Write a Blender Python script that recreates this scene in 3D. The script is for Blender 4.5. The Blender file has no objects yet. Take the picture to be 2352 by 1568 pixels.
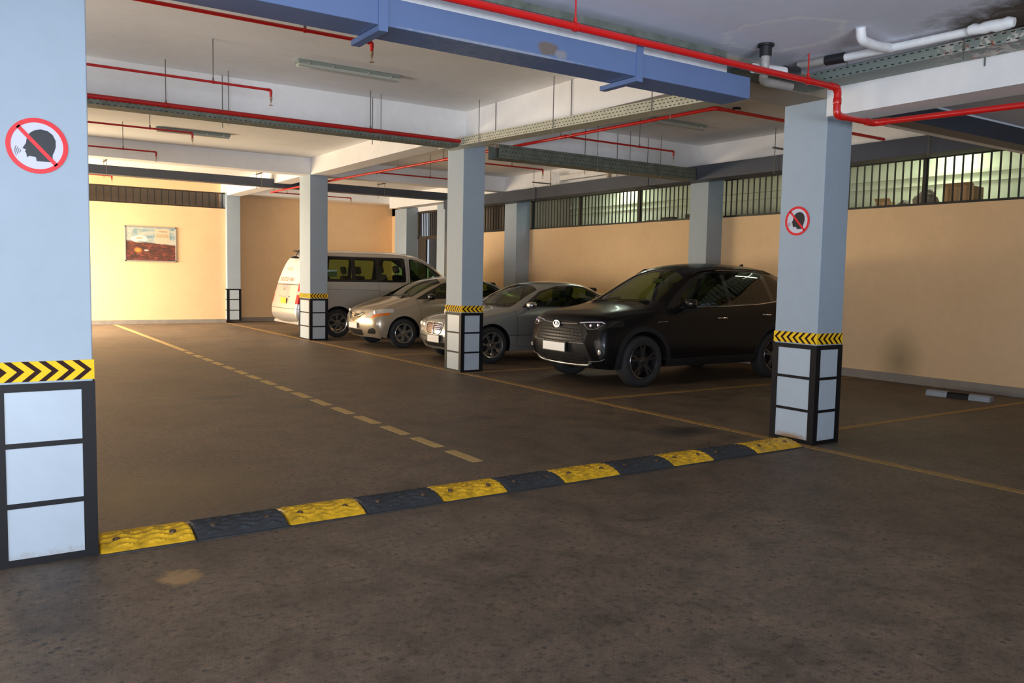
import bpy, bmesh, math, random
from mathutils import Vector, Matrix
from mathutils.geometry import tessellate_polygon
from mathutils.bvhtree import BVHTree
random.seed(7)
C = bpy.context.scene.collection
SC = bpy.context.scene
PI = math.pi

# ---------------------------------------------------------------- materials
def mat(name, col, rough=.6, metal=0., coat=0., nscale=0., namp=.1, bump=0., spec=.5, back=None, detail=6):
    m = bpy.data.materials.new(name); m.use_nodes = True
    nt = m.node_tree; b = nt.nodes['Principled BSDF']
    b.inputs['Base Color'].default_value = (*col, 1)
    b.inputs['Roughness'].default_value = rough
    b.inputs['Metallic'].default_value = metal
    b.inputs['Coat Weight'].default_value = coat
    b.inputs['Coat Roughness'].default_value = .06
    b.inputs['Specular IOR Level'].default_value = spec
    src = None
    if nscale:
        tc = nt.nodes.new('ShaderNodeTexCoord'); n = nt.nodes.new('ShaderNodeTexNoise')
        n.inputs['Scale'].default_value = nscale; n.inputs['Detail'].default_value = detail
        n.inputs['Roughness'].default_value = .6
        nt.links.new(tc.outputs['Object'], n.inputs['Vector'])
        r = nt.nodes.new('ShaderNodeMapRange')
        r.inputs['From Min'].default_value = .3; r.inputs['From Max'].default_value = .7
        r.inputs['To Min'].default_value = 1 - namp; r.inputs['To Max'].default_value = 1 + namp
        nt.links.new(n.outputs['Fac'], r.inputs['Value'])
        mx = nt.nodes.new('ShaderNodeMix'); mx.data_type = 'RGBA'; mx.blend_type = 'MULTIPLY'
        mx.inputs['Factor'].default_value = 1
        mx.inputs['A'].default_value = (*col, 1)
        nt.links.new(r.outputs['Result'], mx.inputs['B'])
        src = mx.outputs['Result']
        nt.links.new(src, b.inputs['Base Color'])
        if bump:
            bp = nt.nodes.new('ShaderNodeBump'); bp.inputs['Strength'].default_value = bump
            bp.inputs['Distance'].default_value = .02
            nt.links.new(n.outputs['Fac'], bp.inputs['Height']); nt.links.new(bp.outputs['Normal'], b.inputs['Normal'])
    if back:
        g = nt.nodes.new('ShaderNodeNewGeometry'); d = nt.nodes.new('ShaderNodeBsdfDiffuse')
        d.inputs['Color'].default_value = (*back, 1)
        ms = nt.nodes.new('ShaderNodeMixShader')
        nt.links.new(g.outputs['Backfacing'], ms.inputs['Fac'])
        nt.links.new(b.outputs['BSDF'], ms.inputs[1]); nt.links.new(d.outputs['BSDF'], ms.inputs[2])
        nt.links.new(ms.outputs['Shader'], nt.nodes['Material Output'].inputs['Surface'])
    return m

def nodes(m): return m.node_tree.nodes, m.node_tree.links
def ramp(nt, fac, stops):
    r = nt.nodes.new('ShaderNodeValToRGB'); e = r.color_ramp.elements
    while len(e) > 2: e.remove(e[-1])
    for i, (p, c) in enumerate(stops):
        if i < 2: e[i].position = p; e[i].color = c
        else:
            k = e.new(p); k.color = c
    nt.links.new(fac, r.inputs['Fac']); return r.outputs['Color']
def noise(nt, vec, scale, detail=6, rough=.6, dist=0.):
    n = nt.nodes.new('ShaderNodeTexNoise'); n.inputs['Scale'].default_value = scale
    n.inputs['Detail'].default_value = detail; n.inputs['Roughness'].default_value = rough
    n.inputs['Distortion'].default_value = dist
    nt.links.new(vec, n.inputs['Vector']); return n.outputs['Fac']
def mixc(nt, fac, a, b, mode='MIX'):
    mx = nt.nodes.new('ShaderNodeMix'); mx.data_type = 'RGBA'; mx.blend_type = mode
    for s, v in (('Factor', fac), ('A', a), ('B', b)):
        if isinstance(v, (int, float)): mx.inputs[s].default_value = v
        elif isinstance(v, tuple): mx.inputs[s].default_value = v
        else: nt.links.new(v, mx.inputs[s])
    return mx.outputs['Result']
def spot_mask(nt, pos, cx, cy, rx, ry, soft=.6, nz=None):
    """elliptic blot round a fixed point of the surface, edge broken by noise"""
    mp = nt.nodes.new('ShaderNodeMapping'); mp.vector_type = 'POINT'
    mp.inputs['Location'].default_value = (-cx/rx, -cy/ry, 0); mp.inputs['Scale'].default_value = (1/rx, 1/ry, 0)
    nt.links.new(pos, mp.inputs['Vector'])
    ln = nt.nodes.new('ShaderNodeVectorMath'); ln.operation = 'LENGTH'; nt.links.new(mp.outputs['Vector'], ln.inputs[0])
    v = ln.outputs['Value']
    if nz is not None:
        ad = nt.nodes.new('ShaderNodeMath'); ad.operation = 'MULTIPLY_ADD'; ad.inputs[1].default_value = 1.2
        nt.links.new(nz, ad.inputs[0]); nt.links.new(v, ad.inputs[2]); v = ad.outputs[0]
        lo, hi = .6 + 1 - soft, 1.6
    else: lo, hi = 1 - soft, 1
    r = nt.nodes.new('ShaderNodeMapRange'); r.inputs['From Min'].default_value = lo; r.inputs['From Max'].default_value = hi
    r.inputs['To Min'].default_value = 1; r.inputs['To Max'].default_value = 0
    nt.links.new(v, r.inputs['Value']); return r.outputs['Result']

def floor_material():
    m = bpy.data.materials.new('worn_concrete_floor'); m.use_nodes = True; nt = m.node_tree
    b = nt.nodes['Principled BSDF']; g = nt.nodes.new('ShaderNodeNewGeometry'); P = g.outputs['Position']
    st = nt.nodes.new('ShaderNodeMapping'); st.inputs['Scale'].default_value = (1, 1, 1); nt.links.new(P, st.inputs['Vector']); V = st.outputs['Vector']
    big = noise(nt, V, .55, 5); med = noise(nt, V, 3.2, 8, .68, .3); fine = noise(nt, V, 24, 8, .72); grit = noise(nt, V, 95, 4, .6)
    base = ramp(nt, big, [(.3, (.120, .084, .056, 1)), (.5, (.158, .112, .076, 1)), (.72, (.195, .143, .098, 1))])
    c = mixc(nt, 1, base, ramp(nt, med, [(.36, (.62, .61, .60, 1)), (.5, (1, 1, 1, 1)), (.66, (1.30, 1.26, 1.18, 1))]), 'MULTIPLY')
    c = mixc(nt, .85, c, ramp(nt, fine, [(.38, (.42, .41, .40, 1)), (.47, (.95, .95, .95, 1)), (.58, (1.02, 1.02, 1.02, 1)), (.68, (1.6, 1.55, 1.48, 1))]), 'MULTIPLY')
    c = mixc(nt, .8, c, ramp(nt, grit, [(.36, (.5, .5, .5, 1)), (.47, (1, 1, 1, 1)), (.58, (1, 1, 1, 1)), (.68, (1.5, 1.45, 1.4, 1))]), 'MULTIPLY')
    # dark flecks where aggregate shows, mostly in front of the hump
    v = nt.nodes.new('ShaderNodeTexVoronoi'); v.inputs['Scale'].default_value = 14; nt.links.new(V, v.inputs['Vector'])
    fl = nt.nodes.new('ShaderNodeMapRange'); fl.inputs['From Min'].default_value = .12; fl.inputs['From Max'].default_value = .24
    fl.inputs['To Min'].default_value = 1; fl.inputs['To Max'].default_value = 0; nt.links.new(v.outputs['Distance'], fl.inputs['Value'])
    patch = nt.nodes.new('ShaderNodeMapRange'); patch.inputs['From Min'].default_value = .44; patch.inputs['From Max'].default_value = .56
    nt.links.new(med, patch.inputs['Value'])
    mu = nt.nodes.new('ShaderNodeMath'); mu.operation = 'MULTIPLY'; nt.links.new(fl.outputs[0], mu.inputs[0]); nt.links.new(patch.outputs[0], mu.inputs[1])
    c = mixc(nt, mu.outputs[0], c, (.055, .048, .04, 1))
    nz = med
    c = mixc(nt, spot_mask(nt, P, 5.95, 5.79, .55, .36, .9, nz), c, (.016, .015, .015, 1))       # oil stain
    sand = noise(nt, V, 16, 6, .7, .8)
    c = mixc(nt, spot_mask(nt, P, .87, 4.17, .115, .125, .42, sand), c, mixc(nt, sand, (.46, .25, .08, 1), (.26, .17, .09, 1)))          # sandy patch
    c = mixc(nt, spot_mask(nt, P, 1.0, 5.9, 1.1, .9, .8, med), c, (.17, .12, .055, 1))
    c = mixc(nt, spot_mask(nt, P, 2.6, 10.0, .5, .2, .8, med), c, (.07, .06, .05, 1))
    nt.links.new(c, b.inputs['Base Color'])
    rr = nt.nodes.new('ShaderNodeMapRange'); rr.inputs['To Min'].default_value = .42; rr.inputs['To Max'].default_value = .7
    nt.links.new(med, rr.inputs['Value']); nt.links.new(rr.outputs[0], b.inputs['Roughness'])
    bp = nt.nodes.new('ShaderNodeBump'); bp.inputs['Strength'].default_value = .35; bp.inputs['Distance'].default_value = .01
    nt.links.new(fine, bp.inputs['Height']); nt.links.new(bp.outputs['Normal'], b.inputs['Normal'])
    return m

def wall_material(name, col, rough=.75, stain=None):
    m = bpy.data.materials.new(name); m.use_nodes = True; nt = m.node_tree
    b = nt.nodes['Principled BSDF']; g = nt.nodes.new('ShaderNodeNewGeometry'); P = g.outputs['Position']
    big = noise(nt, P, .5, 3); fine = noise(nt, P, 8, 6)
    c = mixc(nt, 1, (*col, 1), ramp(nt, big, [(.3, (.93, .93, .92, 1)), (.7, (1.05, 1.05, 1.05, 1))]), 'MULTIPLY')
    c = mixc(nt, 1, c, ramp(nt, fine, [(.3, (.97, .97, .97, 1)), (.7, (1.02, 1.02, 1.02, 1))]), 'MULTIPLY')
    if stain: c = stain(nt, P, c, fine)
    nt.links.new(c, b.inputs['Base Color']); b.inputs['Roughness'].default_value = rough
    bp = nt.nodes.new('ShaderNodeBump'); bp.inputs['Strength'].default_value = .06; bp.inputs['Distance'].default_value = .01
    nt.links.new(fine, bp.inputs['Height']); nt.links.new(bp.outputs['Normal'], b.inputs['Normal'])
    return m

def slab_stain(nt, P, c, fine):
    med = noise(nt, P, 5, 8, .7, .6)
    c = mixc(nt, spot_mask(nt, P, 6.0, 2.75, .62, .85, .6, med), c, (.09, .06, .04, 1))       # brown leak stain over the tray
    # pale ring of lime round the drain
    mp = nt.nodes.new('ShaderNodeMapping'); mp.inputs['Location'].default_value = (-5.1/.42, -4.1/.48, 0); mp.inputs['Scale'].default_value = (1/.42, 1/.48, 0)
    nt.links.new(P, mp.inputs['Vector'])
    ln = nt.nodes.new('ShaderNodeVectorMath'); ln.operation = 'LENGTH'; nt.links.new(mp.outputs['Vector'], ln.inputs[0])
    ad = nt.nodes.new('ShaderNodeMath'); ad.operation = 'MULTIPLY_ADD'; ad.inputs[1].default_value = .7
    nt.links.new(med, ad.inputs[0]); nt.links.new(ln.outputs['Value'], ad.inputs[2])
    rg = ramp(nt, ad.outputs[0], [(0, (0, 0, 0, 1)), (.93, (0, 0, 0, 1))])
    r = nt.nodes.new('ShaderNodeValToRGB'); e = r.color_ramp.elements
    e[0].position = .0; e[0].color = (.1, .1, .1, 1); e[1].position = 1; e[1].color = (0, 0, 0, 1)
    for p_, v_ in ((.58, .1), (.63, .9), (.66, .15), (.70, 0)):
        k = e.new(p_); k.color = (v_, v_, v_, 1)
    sc = nt.nodes.new('ShaderNodeMath'); sc.operation = 'MULTIPLY'; sc.inputs[1].default_value = .5
    nt.links.new(ad.outputs[0], sc.inputs[0]); nt.links.new(sc.outputs[0], r.inputs['Fac'])
    return mixc(nt, r.outputs['Color'], c, (1, 1, 1, 1))

def wall_dark_patch(nt, P, c, fine):
    # soft dark patch low on the wall at the empty bay
    vm = nt.nodes.new('ShaderNodeMapping'); vm.inputs['Rotation'].default_value = (0, PI/2, 0)
    sp = nt.nodes.new('ShaderNodeSeparateXYZ'); nt.links.new(P, sp.inputs[0])
    cb = nt.nodes.new('ShaderNodeCombineXYZ'); nt.links.new(sp.outputs['Y'], cb.inputs[0]); nt.links.new(sp.outputs['Z'], cb.inputs[1])
    return mixc(nt, spot_mask(nt, cb.outputs[0], 7.15, .32, .42, .55, 1.0), c, (.42, .30, .16, 1))

CREAM = wall_material('cream_wall_paint', (.87, .60, .34))
CREAMR = wall_material('cream_wall_paint_dark_patch', (.87, .60, .34), stain=wall_dark_patch)
WHITE = wall_material('white_ceiling_paint', (.88, .87, .87))
SLAB = wall_material('white_soffit_paint', (.82, .84, .94), stain=slab_stain)
COLP = wall_material('blue_grey_column_paint', (.37, .445, .52), .55)
def tile_dirt(nt, P, c, fine):
    sp = nt.nodes.new('ShaderNodeSeparateXYZ'); nt.links.new(P, sp.inputs[0]); cb = nt.nodes.new('ShaderNodeCombineXYZ')
    nt.links.new(sp.outputs['Y'], cb.inputs[0]); nt.links.new(sp.outputs['Z'], cb.inputs[1])
    return mixc(nt, spot_mask(nt, cb.outputs[0], 4.95, .04, .26, .05, .7, noise(nt, P, 30, 8, .75)), c, (.34, .21, .12, 1))
TILE = wall_material('pale_grey_panel', (.47, .54, .61), .35, stain=tile_dirt)
BLACKP = mat('black_gloss_paint', (.008, .008, .010), .5, spec=.25)
TAPEY = mat('yellow_reflective_tape', (.95, .58, .02), .6, spec=.15)
TAPEB = mat('black_chevron_tape', (.03, .008, .006), .6, spec=.15)
SKIRT = mat('grey_skirting', (.30, .26, .22), .6, nscale=6, namp=.12)
LINE = mat('worn_yellow_line_paint', (.36, .21, .06), .6, nscale=20, namp=.3)
LINE2 = mat('pale_yellow_dash_paint', (.55, .38, .14), .6, nscale=20, namp=.2)
HUMPY = mat('yellow_rubber', (.72, .40, .015), .38, nscale=14, namp=.38, bump=.3)
HUMPK = mat('black_rubber', (.035, .038, .042), .55, nscale=9, namp=.25, bump=.3)
BOLT = mat('dark_bolt', (.12, .07, .04), .5, metal=.5)
RED = mat('red_sprinkler_paint', (.62, .012, .010), .32, coat=.3, nscale=5, namp=.08)
DRED = mat('dark_red_sprinkler_paint', (.40, .010, .012), .4, nscale=5, namp=.08)
DUCT = mat('blue_duct_paint', (.115, .165, .30), .45, nscale=3, namp=.08)
DUCTK = mat('slate_duct_paint', (.05, .062, .09), .5, nscale=3, namp=.1)
GALV = mat('galvanised_cable_tray', (.52, .52, .42), .5, metal=.35, nscale=10, namp=.12)
GALVD = mat('dull_green_grey_tray', (.15, .17, .14), .6, metal=.2, nscale=8, namp=.3)
SLOT = mat('slot_shadow_steel', (.02, .02, .018), .8)
ROD = mat('threaded_rod_steel', (.18, .17, .16), .5, metal=.6)
PVC = mat('white_plastic_pipe', (.85, .85, .84), .35, nscale=9, namp=.08)
PVCG = mat('grey_plastic_pipe', (.36, .34, .31), .4, nscale=9, namp=.08)
BLK = mat('black_plastic', (.015, .015, .016), .45)
GRILLE = mat('black_bar_paint', (.010, .011, .010), .5)
BRASS = mat('sprinkler_brass', (.5, .4, .3), .3, metal=.9)
ALU = mat('brushed_aluminium', (.62, .60, .56), .35, metal=.7)
CARD = mat('brown_cardboard', (.42, .27, .13), .8, nscale=5, namp=.1)
RUBBLE = mat('grey_bag_cloth', (.26, .23, .19), .85, nscale=6, namp=.2)
CORR = wall_material('pale_green_corridor_paint', (.62, .66, .52))
FRAMEG = mat('lamp_body_grey', (.26, .30, .26), .5)

def clear_plastic():
    m = mat('clear_lamp_cover', (.46, .48, .43), .15)
    return m
COVER = clear_plastic()

# ---------------------------------------------------------------- mesh helpers
def new_bm(): return bmesh.new()
def obj(name, bm, m, parent=None, smooth=False, loc=None):
    me = bpy.data.meshes.new(name)
    bmesh.ops.recalc_face_normals(bm, faces=bm.faces) if not getattr(bm, 'keepn', 0) else None
    bm.to_mesh(me); bm.free()
    for x in (m if isinstance(m, (list, tuple)) else [m]): me.materials.append(x)
    if smooth is True:
        for p in me.polygons: p.use_smooth = True
    elif smooth:
        me.polygons.foreach_set('use_smooth', [True]*len(me.polygons)); me.set_sharp_from_angle(angle=math.radians(smooth))
    o = bpy.data.objects.new(name, me); C.objects.link(o)
    if parent: o.parent = parent
    if loc: o.location = loc
    return o
def thing(name, label, cat, loc=(0, 0, 0), rz=0, group=None):
    o = bpy.data.objects.new(name, None); C.objects.link(o); o.location = loc; o.rotation_euler = (0, 0, rz)
    o.empty_display_size = .1
    return tag(o, label, cat, group)
def tag(o, label, cat, group=None):
    o['label'] = label; o['category'] = cat
    if group: o['group'] = group
    return o
def struct(name, bm, m, parent=None, smooth=False):
    o = obj(name, bm, m, parent, smooth)
    if not parent: o['kind'] = 'structure'
    return o
def box(bm, x0, x1, y0, y1, z0, z1, bev=0., mi=0):
    n = len(bm.faces)
    v = [bm.verts.new((x, y, z)) for x in (x0, x1) for y in (y0, y1) for z in (z0, z1)]
    fs = [bm.faces.new([v[i] for i in f]) for f in ((0, 1, 3, 2), (4, 6, 7, 5), (0, 4, 5, 1), (2, 3, 7, 6), (0, 2, 6, 4), (1, 5, 7, 3))]
    for f in fs: f.material_index = mi
    if bev:
        es = list({e for f in fs for e in f.edges})
        r = bmesh.ops.bevel(bm, geom=es, offset=bev, segments=2, affect='EDGES', profile=.5)
        for f in r['faces']: f.material_index = mi
    return fs
def poly(bm, pts, mi=0):
    f = bm.faces.new([bm.verts.new(p) for p in pts]); f.material_index = mi; return f
def prism(bm, pts, off, mi=0):
    """closed polygon (3-D points) pushed along off"""
    off = Vector(off); a = [bm.verts.new(p) for p in pts]; b = [bm.verts.new(Vector(p)+off) for p in pts]
    n = len(a); fs = [bm.faces.new(a), bm.faces.new(b[::-1])]
    for i in range(n): fs.append(bm.faces.new((a[i], b[i], b[(i+1) % n], a[(i+1) % n])))
    for f in fs: f.material_index = mi
    return fs
def frame_of(d):
    d = d.normalized(); up = Vector((0, 0, 1)) if abs(d.z) < .9 else Vector((1, 0, 0))
    a = d.cross(up).normalized(); return a, a.cross(d).normalized()
def tube(bm, path, r, seg=10, cap=True, mi=0, rs=None):
    path = [Vector(p) for p in path]; rings = []
    for i, p in enumerate(path):
        if i == 0: d = path[1]-p
        elif i == len(path)-1: d = p-path[-2]
        else: d = (path[i+1]-p).normalized()+(p-path[i-1]).normalized()
        a, b = frame_of(d)
        if rings:   # keep frames aligned
            pa = rings[-1][1]; a = (pa - d.normalized()*pa.dot(d.normalized())).normalized(); b = a.cross(d.normalized())
        k = 1.
        if 0 < i < len(path)-1:
            c = (path[i+1]-p).normalized().dot((p-path[i-1]).normalized()); k = 1/max(.5, math.sqrt((1+c)/2))
        rr = (rs[i] if rs else r)
        rings.append(([bm.verts.new(p+(a*math.cos(2*PI*j/seg)+b*math.sin(2*PI*j/seg))*rr) for j in range(seg)], a))
    for (A, _), (B, _) in zip(rings, rings[1:]):
        for j in range(seg):
            f = bm.faces.new((A[j], A[(j+1) % seg], B[(j+1) % seg], B[j])); f.material_index = mi
    if cap:
        for R_ in (rings[0][0][::-1], rings[-1][0]):
            f = bm.faces.new(R_); f.material_index = mi
def arc_path(pts, rad, n=5):
    """round the corners of a path"""
    P = [Vector(p) for p in pts]; out = [P[0]]
    for a, b, c in zip(P, P[1:], P[2:]):
        d0 = (a-b).normalized(); d1 = (c-b).normalized(); r = min(rad, (a-b).length*.45, (c-b).length*.45)
        for k in range(n+1):
            t = k/n; out.append((b+d0*r)*(1-t)**2+b*2*t*(1-t)+(b+d1*r)*t*t)
    return out+[P[-1]]
def lathe(bm, prof, seg, M=None, mi=0, closed=False):
    """profile of (radius, height) spun round Z, then moved by matrix M"""
    M = M or Matrix(); rings = []
    for r, h in prof: rings.append([bm.verts.new(M @ Vector((r*math.cos(2*PI*j/seg), r*math.sin(2*PI*j/seg), h))) for j in range(seg)])
    prs = list(zip(rings, rings[1:]))
    if closed: prs.append((rings[-1], rings[0]))
    for A, B in prs:
        for j in range(seg):
            f = bm.faces.new((A[j], A[(j+1) % seg], B[(j+1) % seg], B[j])); f.material_index = mi
    return rings
def ellipse_ring(bm, M, rx, ry, w, h, seg=28, mi=0):
    """flat elliptic ring of width w, thickness h, in local XY"""
    cs = []
    for j in range(seg):
        a = 2*PI*j/seg; c, s = math.cos(a), math.sin(a)
        cs.append([bm.verts.new(M @ Vector(p)) for p in ((rx*c, ry*s, 0), (rx*c, ry*s, h), ((rx-w)*c, (ry-w)*s, h), ((rx-w)*c, (ry-w)*s, 0))])
    for j in range(seg):
        A, B = cs[j], cs[(j+1) % seg]
        for k in range(4):
            f = bm.faces.new((A[k], B[k], B[(k+1) % 4], A[(k+1) % 4])); f.material_index = mi
# ---------------------------------------------------------------- camera (29 mm view over the hump towards the bays)
yaw, pitch, roll = .590390131, .0787961995, .0195075902
cy_, sy_, cp_, sp_ = math.cos(yaw), math.sin(yaw), math.cos(pitch), math.sin(pitch)
fw = Vector((sy_*cp_, cy_*cp_, -sp_)); rt = Vector((cy_, -sy_, 0)); up = rt.cross(fw)
r2 = rt*math.cos(roll)+up*math.sin(roll); u2 = -rt*math.sin(roll)+up*math.cos(roll)
cam = bpy.data.cameras.new('camera'); cam.sensor_width = 36; cam.lens = 1902.73/2352*36; cam.clip_start = .05
co = bpy.data.objects.new('camera', cam); C.objects.link(co)
M = Matrix((r2, u2, -fw)).transposed().to_4x4(); M.translation = (0, 0, 1.5); co.matrix_world = M
SC.camera = co

# ---------------------------------------------------------------- shell
FL = floor_material()
bm = new_bm(); box(bm, -6, 14.2, -5, 25.5, -.2, 0); FLOOR = struct('floor', bm, FL)
HI = 3.95; LO = 3.3
bm = new_bm()
box(bm, -6, 14.2, 4.98, 25.5, HI, HI+.25)
CEIL = struct('ceiling', bm, WHITE)
bm = new_bm(); box(bm, -6, 14.2, -5, 4.75, LO, LO+.2); obj('lower_slab', bm, SLAB, CEIL)
def beam(x0, x1, y0, y1, z0, z1=HI+.05, m=WHITE):
    bm = new_bm(); box(bm, x0, x1, y0, y1, z0, z1); return obj('ceiling_beam', bm, m, CEIL)
BROWNB = wall_material('brown_beam_concrete', (.30, .25, .19)); beam(-6, 5.08, 4.72, 5.15, 3.045, m=BROWNB); beam(5.08, 6.9, 4.72, 5.17, 3.13, m=BROWNB)                      # between the two front columns, both segments in one brown
beam(6.9, 12, 4.99, 5.2, 3.14)
beam(6.49, 6.86, -5, 4.72, 2.97, LO+.02)             # row beam towards the viewer's right
beam(6.44, 6.84, 5.17, 10.97, 3.50)
beam(6.42, 6.82, 11.35, 17.53, 3.60)
beam(6.42, 6.82, 17.9, 24.2, 3.62)
beam(-6, 12, 10.97, 11.35, 3.53)
beam(-6, 12, 17.53, 17.9, 3.60)
beam(6.3, 12, 24.2, 24.9, 3.70)
beam(11.45, 11.95, 5.2, 10.97, 3.5); beam(11.45, 11.95, 11.35, 17.53, 3.5); beam(11.45, 11.95, 17.9, 24.2, 3.55)

# walls
FW = 24.4
bm = new_bm(); box(bm, -1.2, 6.42, FW, FW+.15, 0, 3.25); box(bm, -1.2, 6.42, FW, FW+.15, 3.70, HI)
struct('wall_far', bm, CREAM)
bm = new_bm(); box(bm, 6.42, 12.1, 24.95, 25.1, 0, HI); struct('wall_recess', bm, CREAM)
bm = new_bm(); box(bm, -1.2, 6.6, 25.1, 25.2, 2.9, HI); struct('wall_duct_void', bm, mat('brown_panel', (.26, .21, .16), .8, nscale=3, namp=.1))
RW = 11.9
bm = new_bm(); box(bm, RW, RW+.15, -5, 17.6, 0, 2.66); box(bm, RW, RW+.15, 17.6, 21.1, 0, 2.66); box(bm, RW, RW+.15, 23.9, 25, 0, HI)
struct('wall_right', bm, CREAMR)
bm = new_bm(); box(bm, RW, RW+.12, -5, 25, 3.37, HI); struct('wall_above_grilles', bm, WHITE)
bm = new_bm(); box(bm, RW-.025, RW, -5, 10.79, 0, .13); box(bm, RW-.025, RW, 11.26, 17.07, 0, .13); box(bm, RW-.025, RW, 17.6, 21.1, 0, .13); struct('baseboard_right', bm, SKIRT)
bm = new_bm(); box(bm, -1.2, 6.42, FW-.025, FW, 0, .11); struct('baseboard_far', bm, SKIRT)
bm = new_bm(); box(bm, 6.95, 11.5, 24.925, 24.95, 0, .12); struct('baseboard_recess', bm, SKIRT)
# outer walls the photo does not see, with near and far daylight openings; the middle one holds an added lamp
bm = new_bm()
box(bm, -6.2, -6, -5, -2.5, 0, HI); box(bm, -6.2, -6, 3.2, 5, 0, HI); box(bm, -6.2, -6, 10.5, 12, 0, HI); box(bm, -6.2, -6, 5, 10.5, 2.75, HI); box(bm, -6.2, -6, -2.5, 3.2, 2.75, HI)
box(bm, -6, -1.2, 12, 12.2, 0, HI)
box(bm, -1.4, -1.2, 12.2, 18.2, 0, HI); box(bm, -1.4, -1.2, 18.2, 24.2, 2.9, HI); box(bm, -1.4, -1.2, 24.2, 24.6, 0, HI)
struct('wall_left', bm, WHITE)
bm = new_bm(); box(bm, -6.2, -3.7, -5.2, -5, 0, HI); box(bm, -3.7, 1.3, -5.2, -5, 2.6, HI); box(bm, 1.3, 14.2, -5.2, -5, 0, HI); struct('wall_near', bm, WHITE)  # opening added to hold the fill lamps behind the camera
# corridor behind the barred openings
bm = new_bm(); box(bm, 13.7, 13.85, -5, 25, 2.4, HI); box(bm, 13.64, 13.7, -5, 25, 3.16, 3.19); box(bm, 13.62, 13.7, -5, 25, 3.30, 3.36); struct('wall_corridor', bm, CORR)
bm = new_bm(); box(bm, RW+.15, 13.7, -5, 21.1, 2.5, 2.64); struct('floor_corridor', bm, mat('grey_corridor_floor', (.32, .31, .28), .7, nscale=4, namp=.1))
bm = new_bm(); box(bm, RW+.15, 13.7, 17.7, 17.8, 2.6, HI); struct('wall_corridor_end', bm, mat('brown_panel_dark', (.28, .22, .17), .8, nscale=3, namp=.1))
bm = new_bm(); box(bm, 13.3, 13.4, 17.8, 25, 0, HI); struct('wall_lobby', bm, mat('brown_lobby_wall', (.20, .16, .12), .8, nscale=3, namp=.1))

# painted lines: paint on the floor, each line a part of it
def line(name, x0, x1, y0, y1, m=LINE, z=.004):
    bm = new_bm(); box(bm, x0, x1, y0, y1, .0005, z); return obj(name, bm, m, FLOOR)
line('bay_end_line', 6.37, 6.47, 2.2, 24.3)
for y in (5.12, 7.88, 10.95, 13.9, 16.95, 20.6, 22.9): line('bay_side_line', 6.47, 11.85, y-.045, y+.045)
# dashed guide line
Y = 5.62
for i in range(16):
    L = .47; line('guide_dash', 3.41, 3.51, Y, Y+L, LINE2); Y += L+.18
line('guide_line', 3.43, 3.53, Y, 24.2, LINE2)

# ---------------------------------------------------------------- columns
def column(x0, x1, y0, y1, top, label, tape=(('-Y', '<'), ('-X', '<')), frame=True, H=.92, thin=.03, z0=0, group=None):
    cx, cy = (x0+x1)/2, (y0+y1)/2
    t = thing('concrete_column', label, 'column', (cx, cy, 0), 0, group)
    a, b = (x1-x0)/2, (y1-y0)/2
    bm = new_bm(); box(bm, -a, a, -b, b, z0, top, .006); obj('shaft', bm, COLP, t)
    if frame:
        bm = new_bm(); e = .004
        box(bm, -a-e, a+e, -b-e, b+e, z0+.01, H-.03); obj('panel_cladding', bm, TILE, t)
        bm = new_bm(); f = .009; w = .055
        for sx in (-1, 1):
            for sy in (-1, 1):
                xa, xb = sorted((sx*(a+f), sx*(a-w))); ya, yb = sorted((sy*(b+f), sy*(b-w)))
                box(bm, xa, xb, ya, yb, z0, H)
        for zc, h in ((H-.02, .02), (z0+(H-z0)*.665, .013), (z0+(H-z0)*.335, .013), (z0+.018, .018)):
            q = f-.001
            box(bm, -a-q, a+q, -b-q, b+q, zc-h, zc+h)
        obj('black_frame', bm, BLACKP, t)
    if tape:
        zt0, zt1 = H+.01, H+.11; e = .006
        bm = new_bm(); box(bm, -a-e, a+e, -b-e, b+e, zt0, zt1); tp = obj('hazard_tape', bm, TAPEY, t)
        bm = new_bm(); zm = (zt0+zt1)/2
        for side, dr in tape:
            L = 2*a if side in ('-Y', '+Y') else 2*b
            n = max(5, round(L/.072)); st = L/n; sg = -1 if dr == '<' else 1
            for i in range(n):
                u = -L/2+st*(i+.5)
                def P(du, z):
                    v = max(-L/2, min(L/2, u+du*sg))
                    k = e+.0015
                    if side == '-Y': return (v, -b-k, z)
                    return (-a-k, -v, z)
                w = st*.21; d = st*.55
                for zz in (zt0, zt1):
                    pts = [P(-d-w, zz), P(-d+w, zz), P(d*.4+w, zm), P(d*.4-w, zm)]
                    if sg < 0: pts = pts
                    try: poly(bm, pts)
                    except ValueError: pass
        obj('chevron_print', bm, TAPEB, tp)
    return t
column(.12, .57, 4.73, 5.2, 3.3, 'nearest blue-grey column at the left edge, round sign and black panel frame', tape=(('-Y', '>'), ('-X', '>')))
column(6.50, 6.87, 4.71, 5.18, 3.3, 'blue-grey column at right end of the yellow and black hump, with round sign')
column(6.41, 6.79, 10.97, 11.46, 3.54, 'blue-grey column standing in front of the silver sedan with chrome grille')
column(6.41, 6.81, 17.53, 18.2, 3.62, 'blue-grey column standing in front of the silver van')
column(6.42, 6.80, 24.25, 24.95, 3.72, 'far blue-grey column at the corner of the lit cream wall', tape=None, H=.98, z0=.06)
WC = (('behind the dark suv, on the cream wall', 10.79, 11.24), ('behind the silver sedans, on the cream wall', 17.07, 17.6),
      ('at the left of the small yellow wall, behind the van', 20.7, 21.15), ('in the far right corner behind the van roof', 23.1, 23.9))
for s, y0, y1 in WC: column(11.5, 11.9, y0, y1, 3.5, 'blue-grey wall column '+s, tape=None, frame=False)

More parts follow.
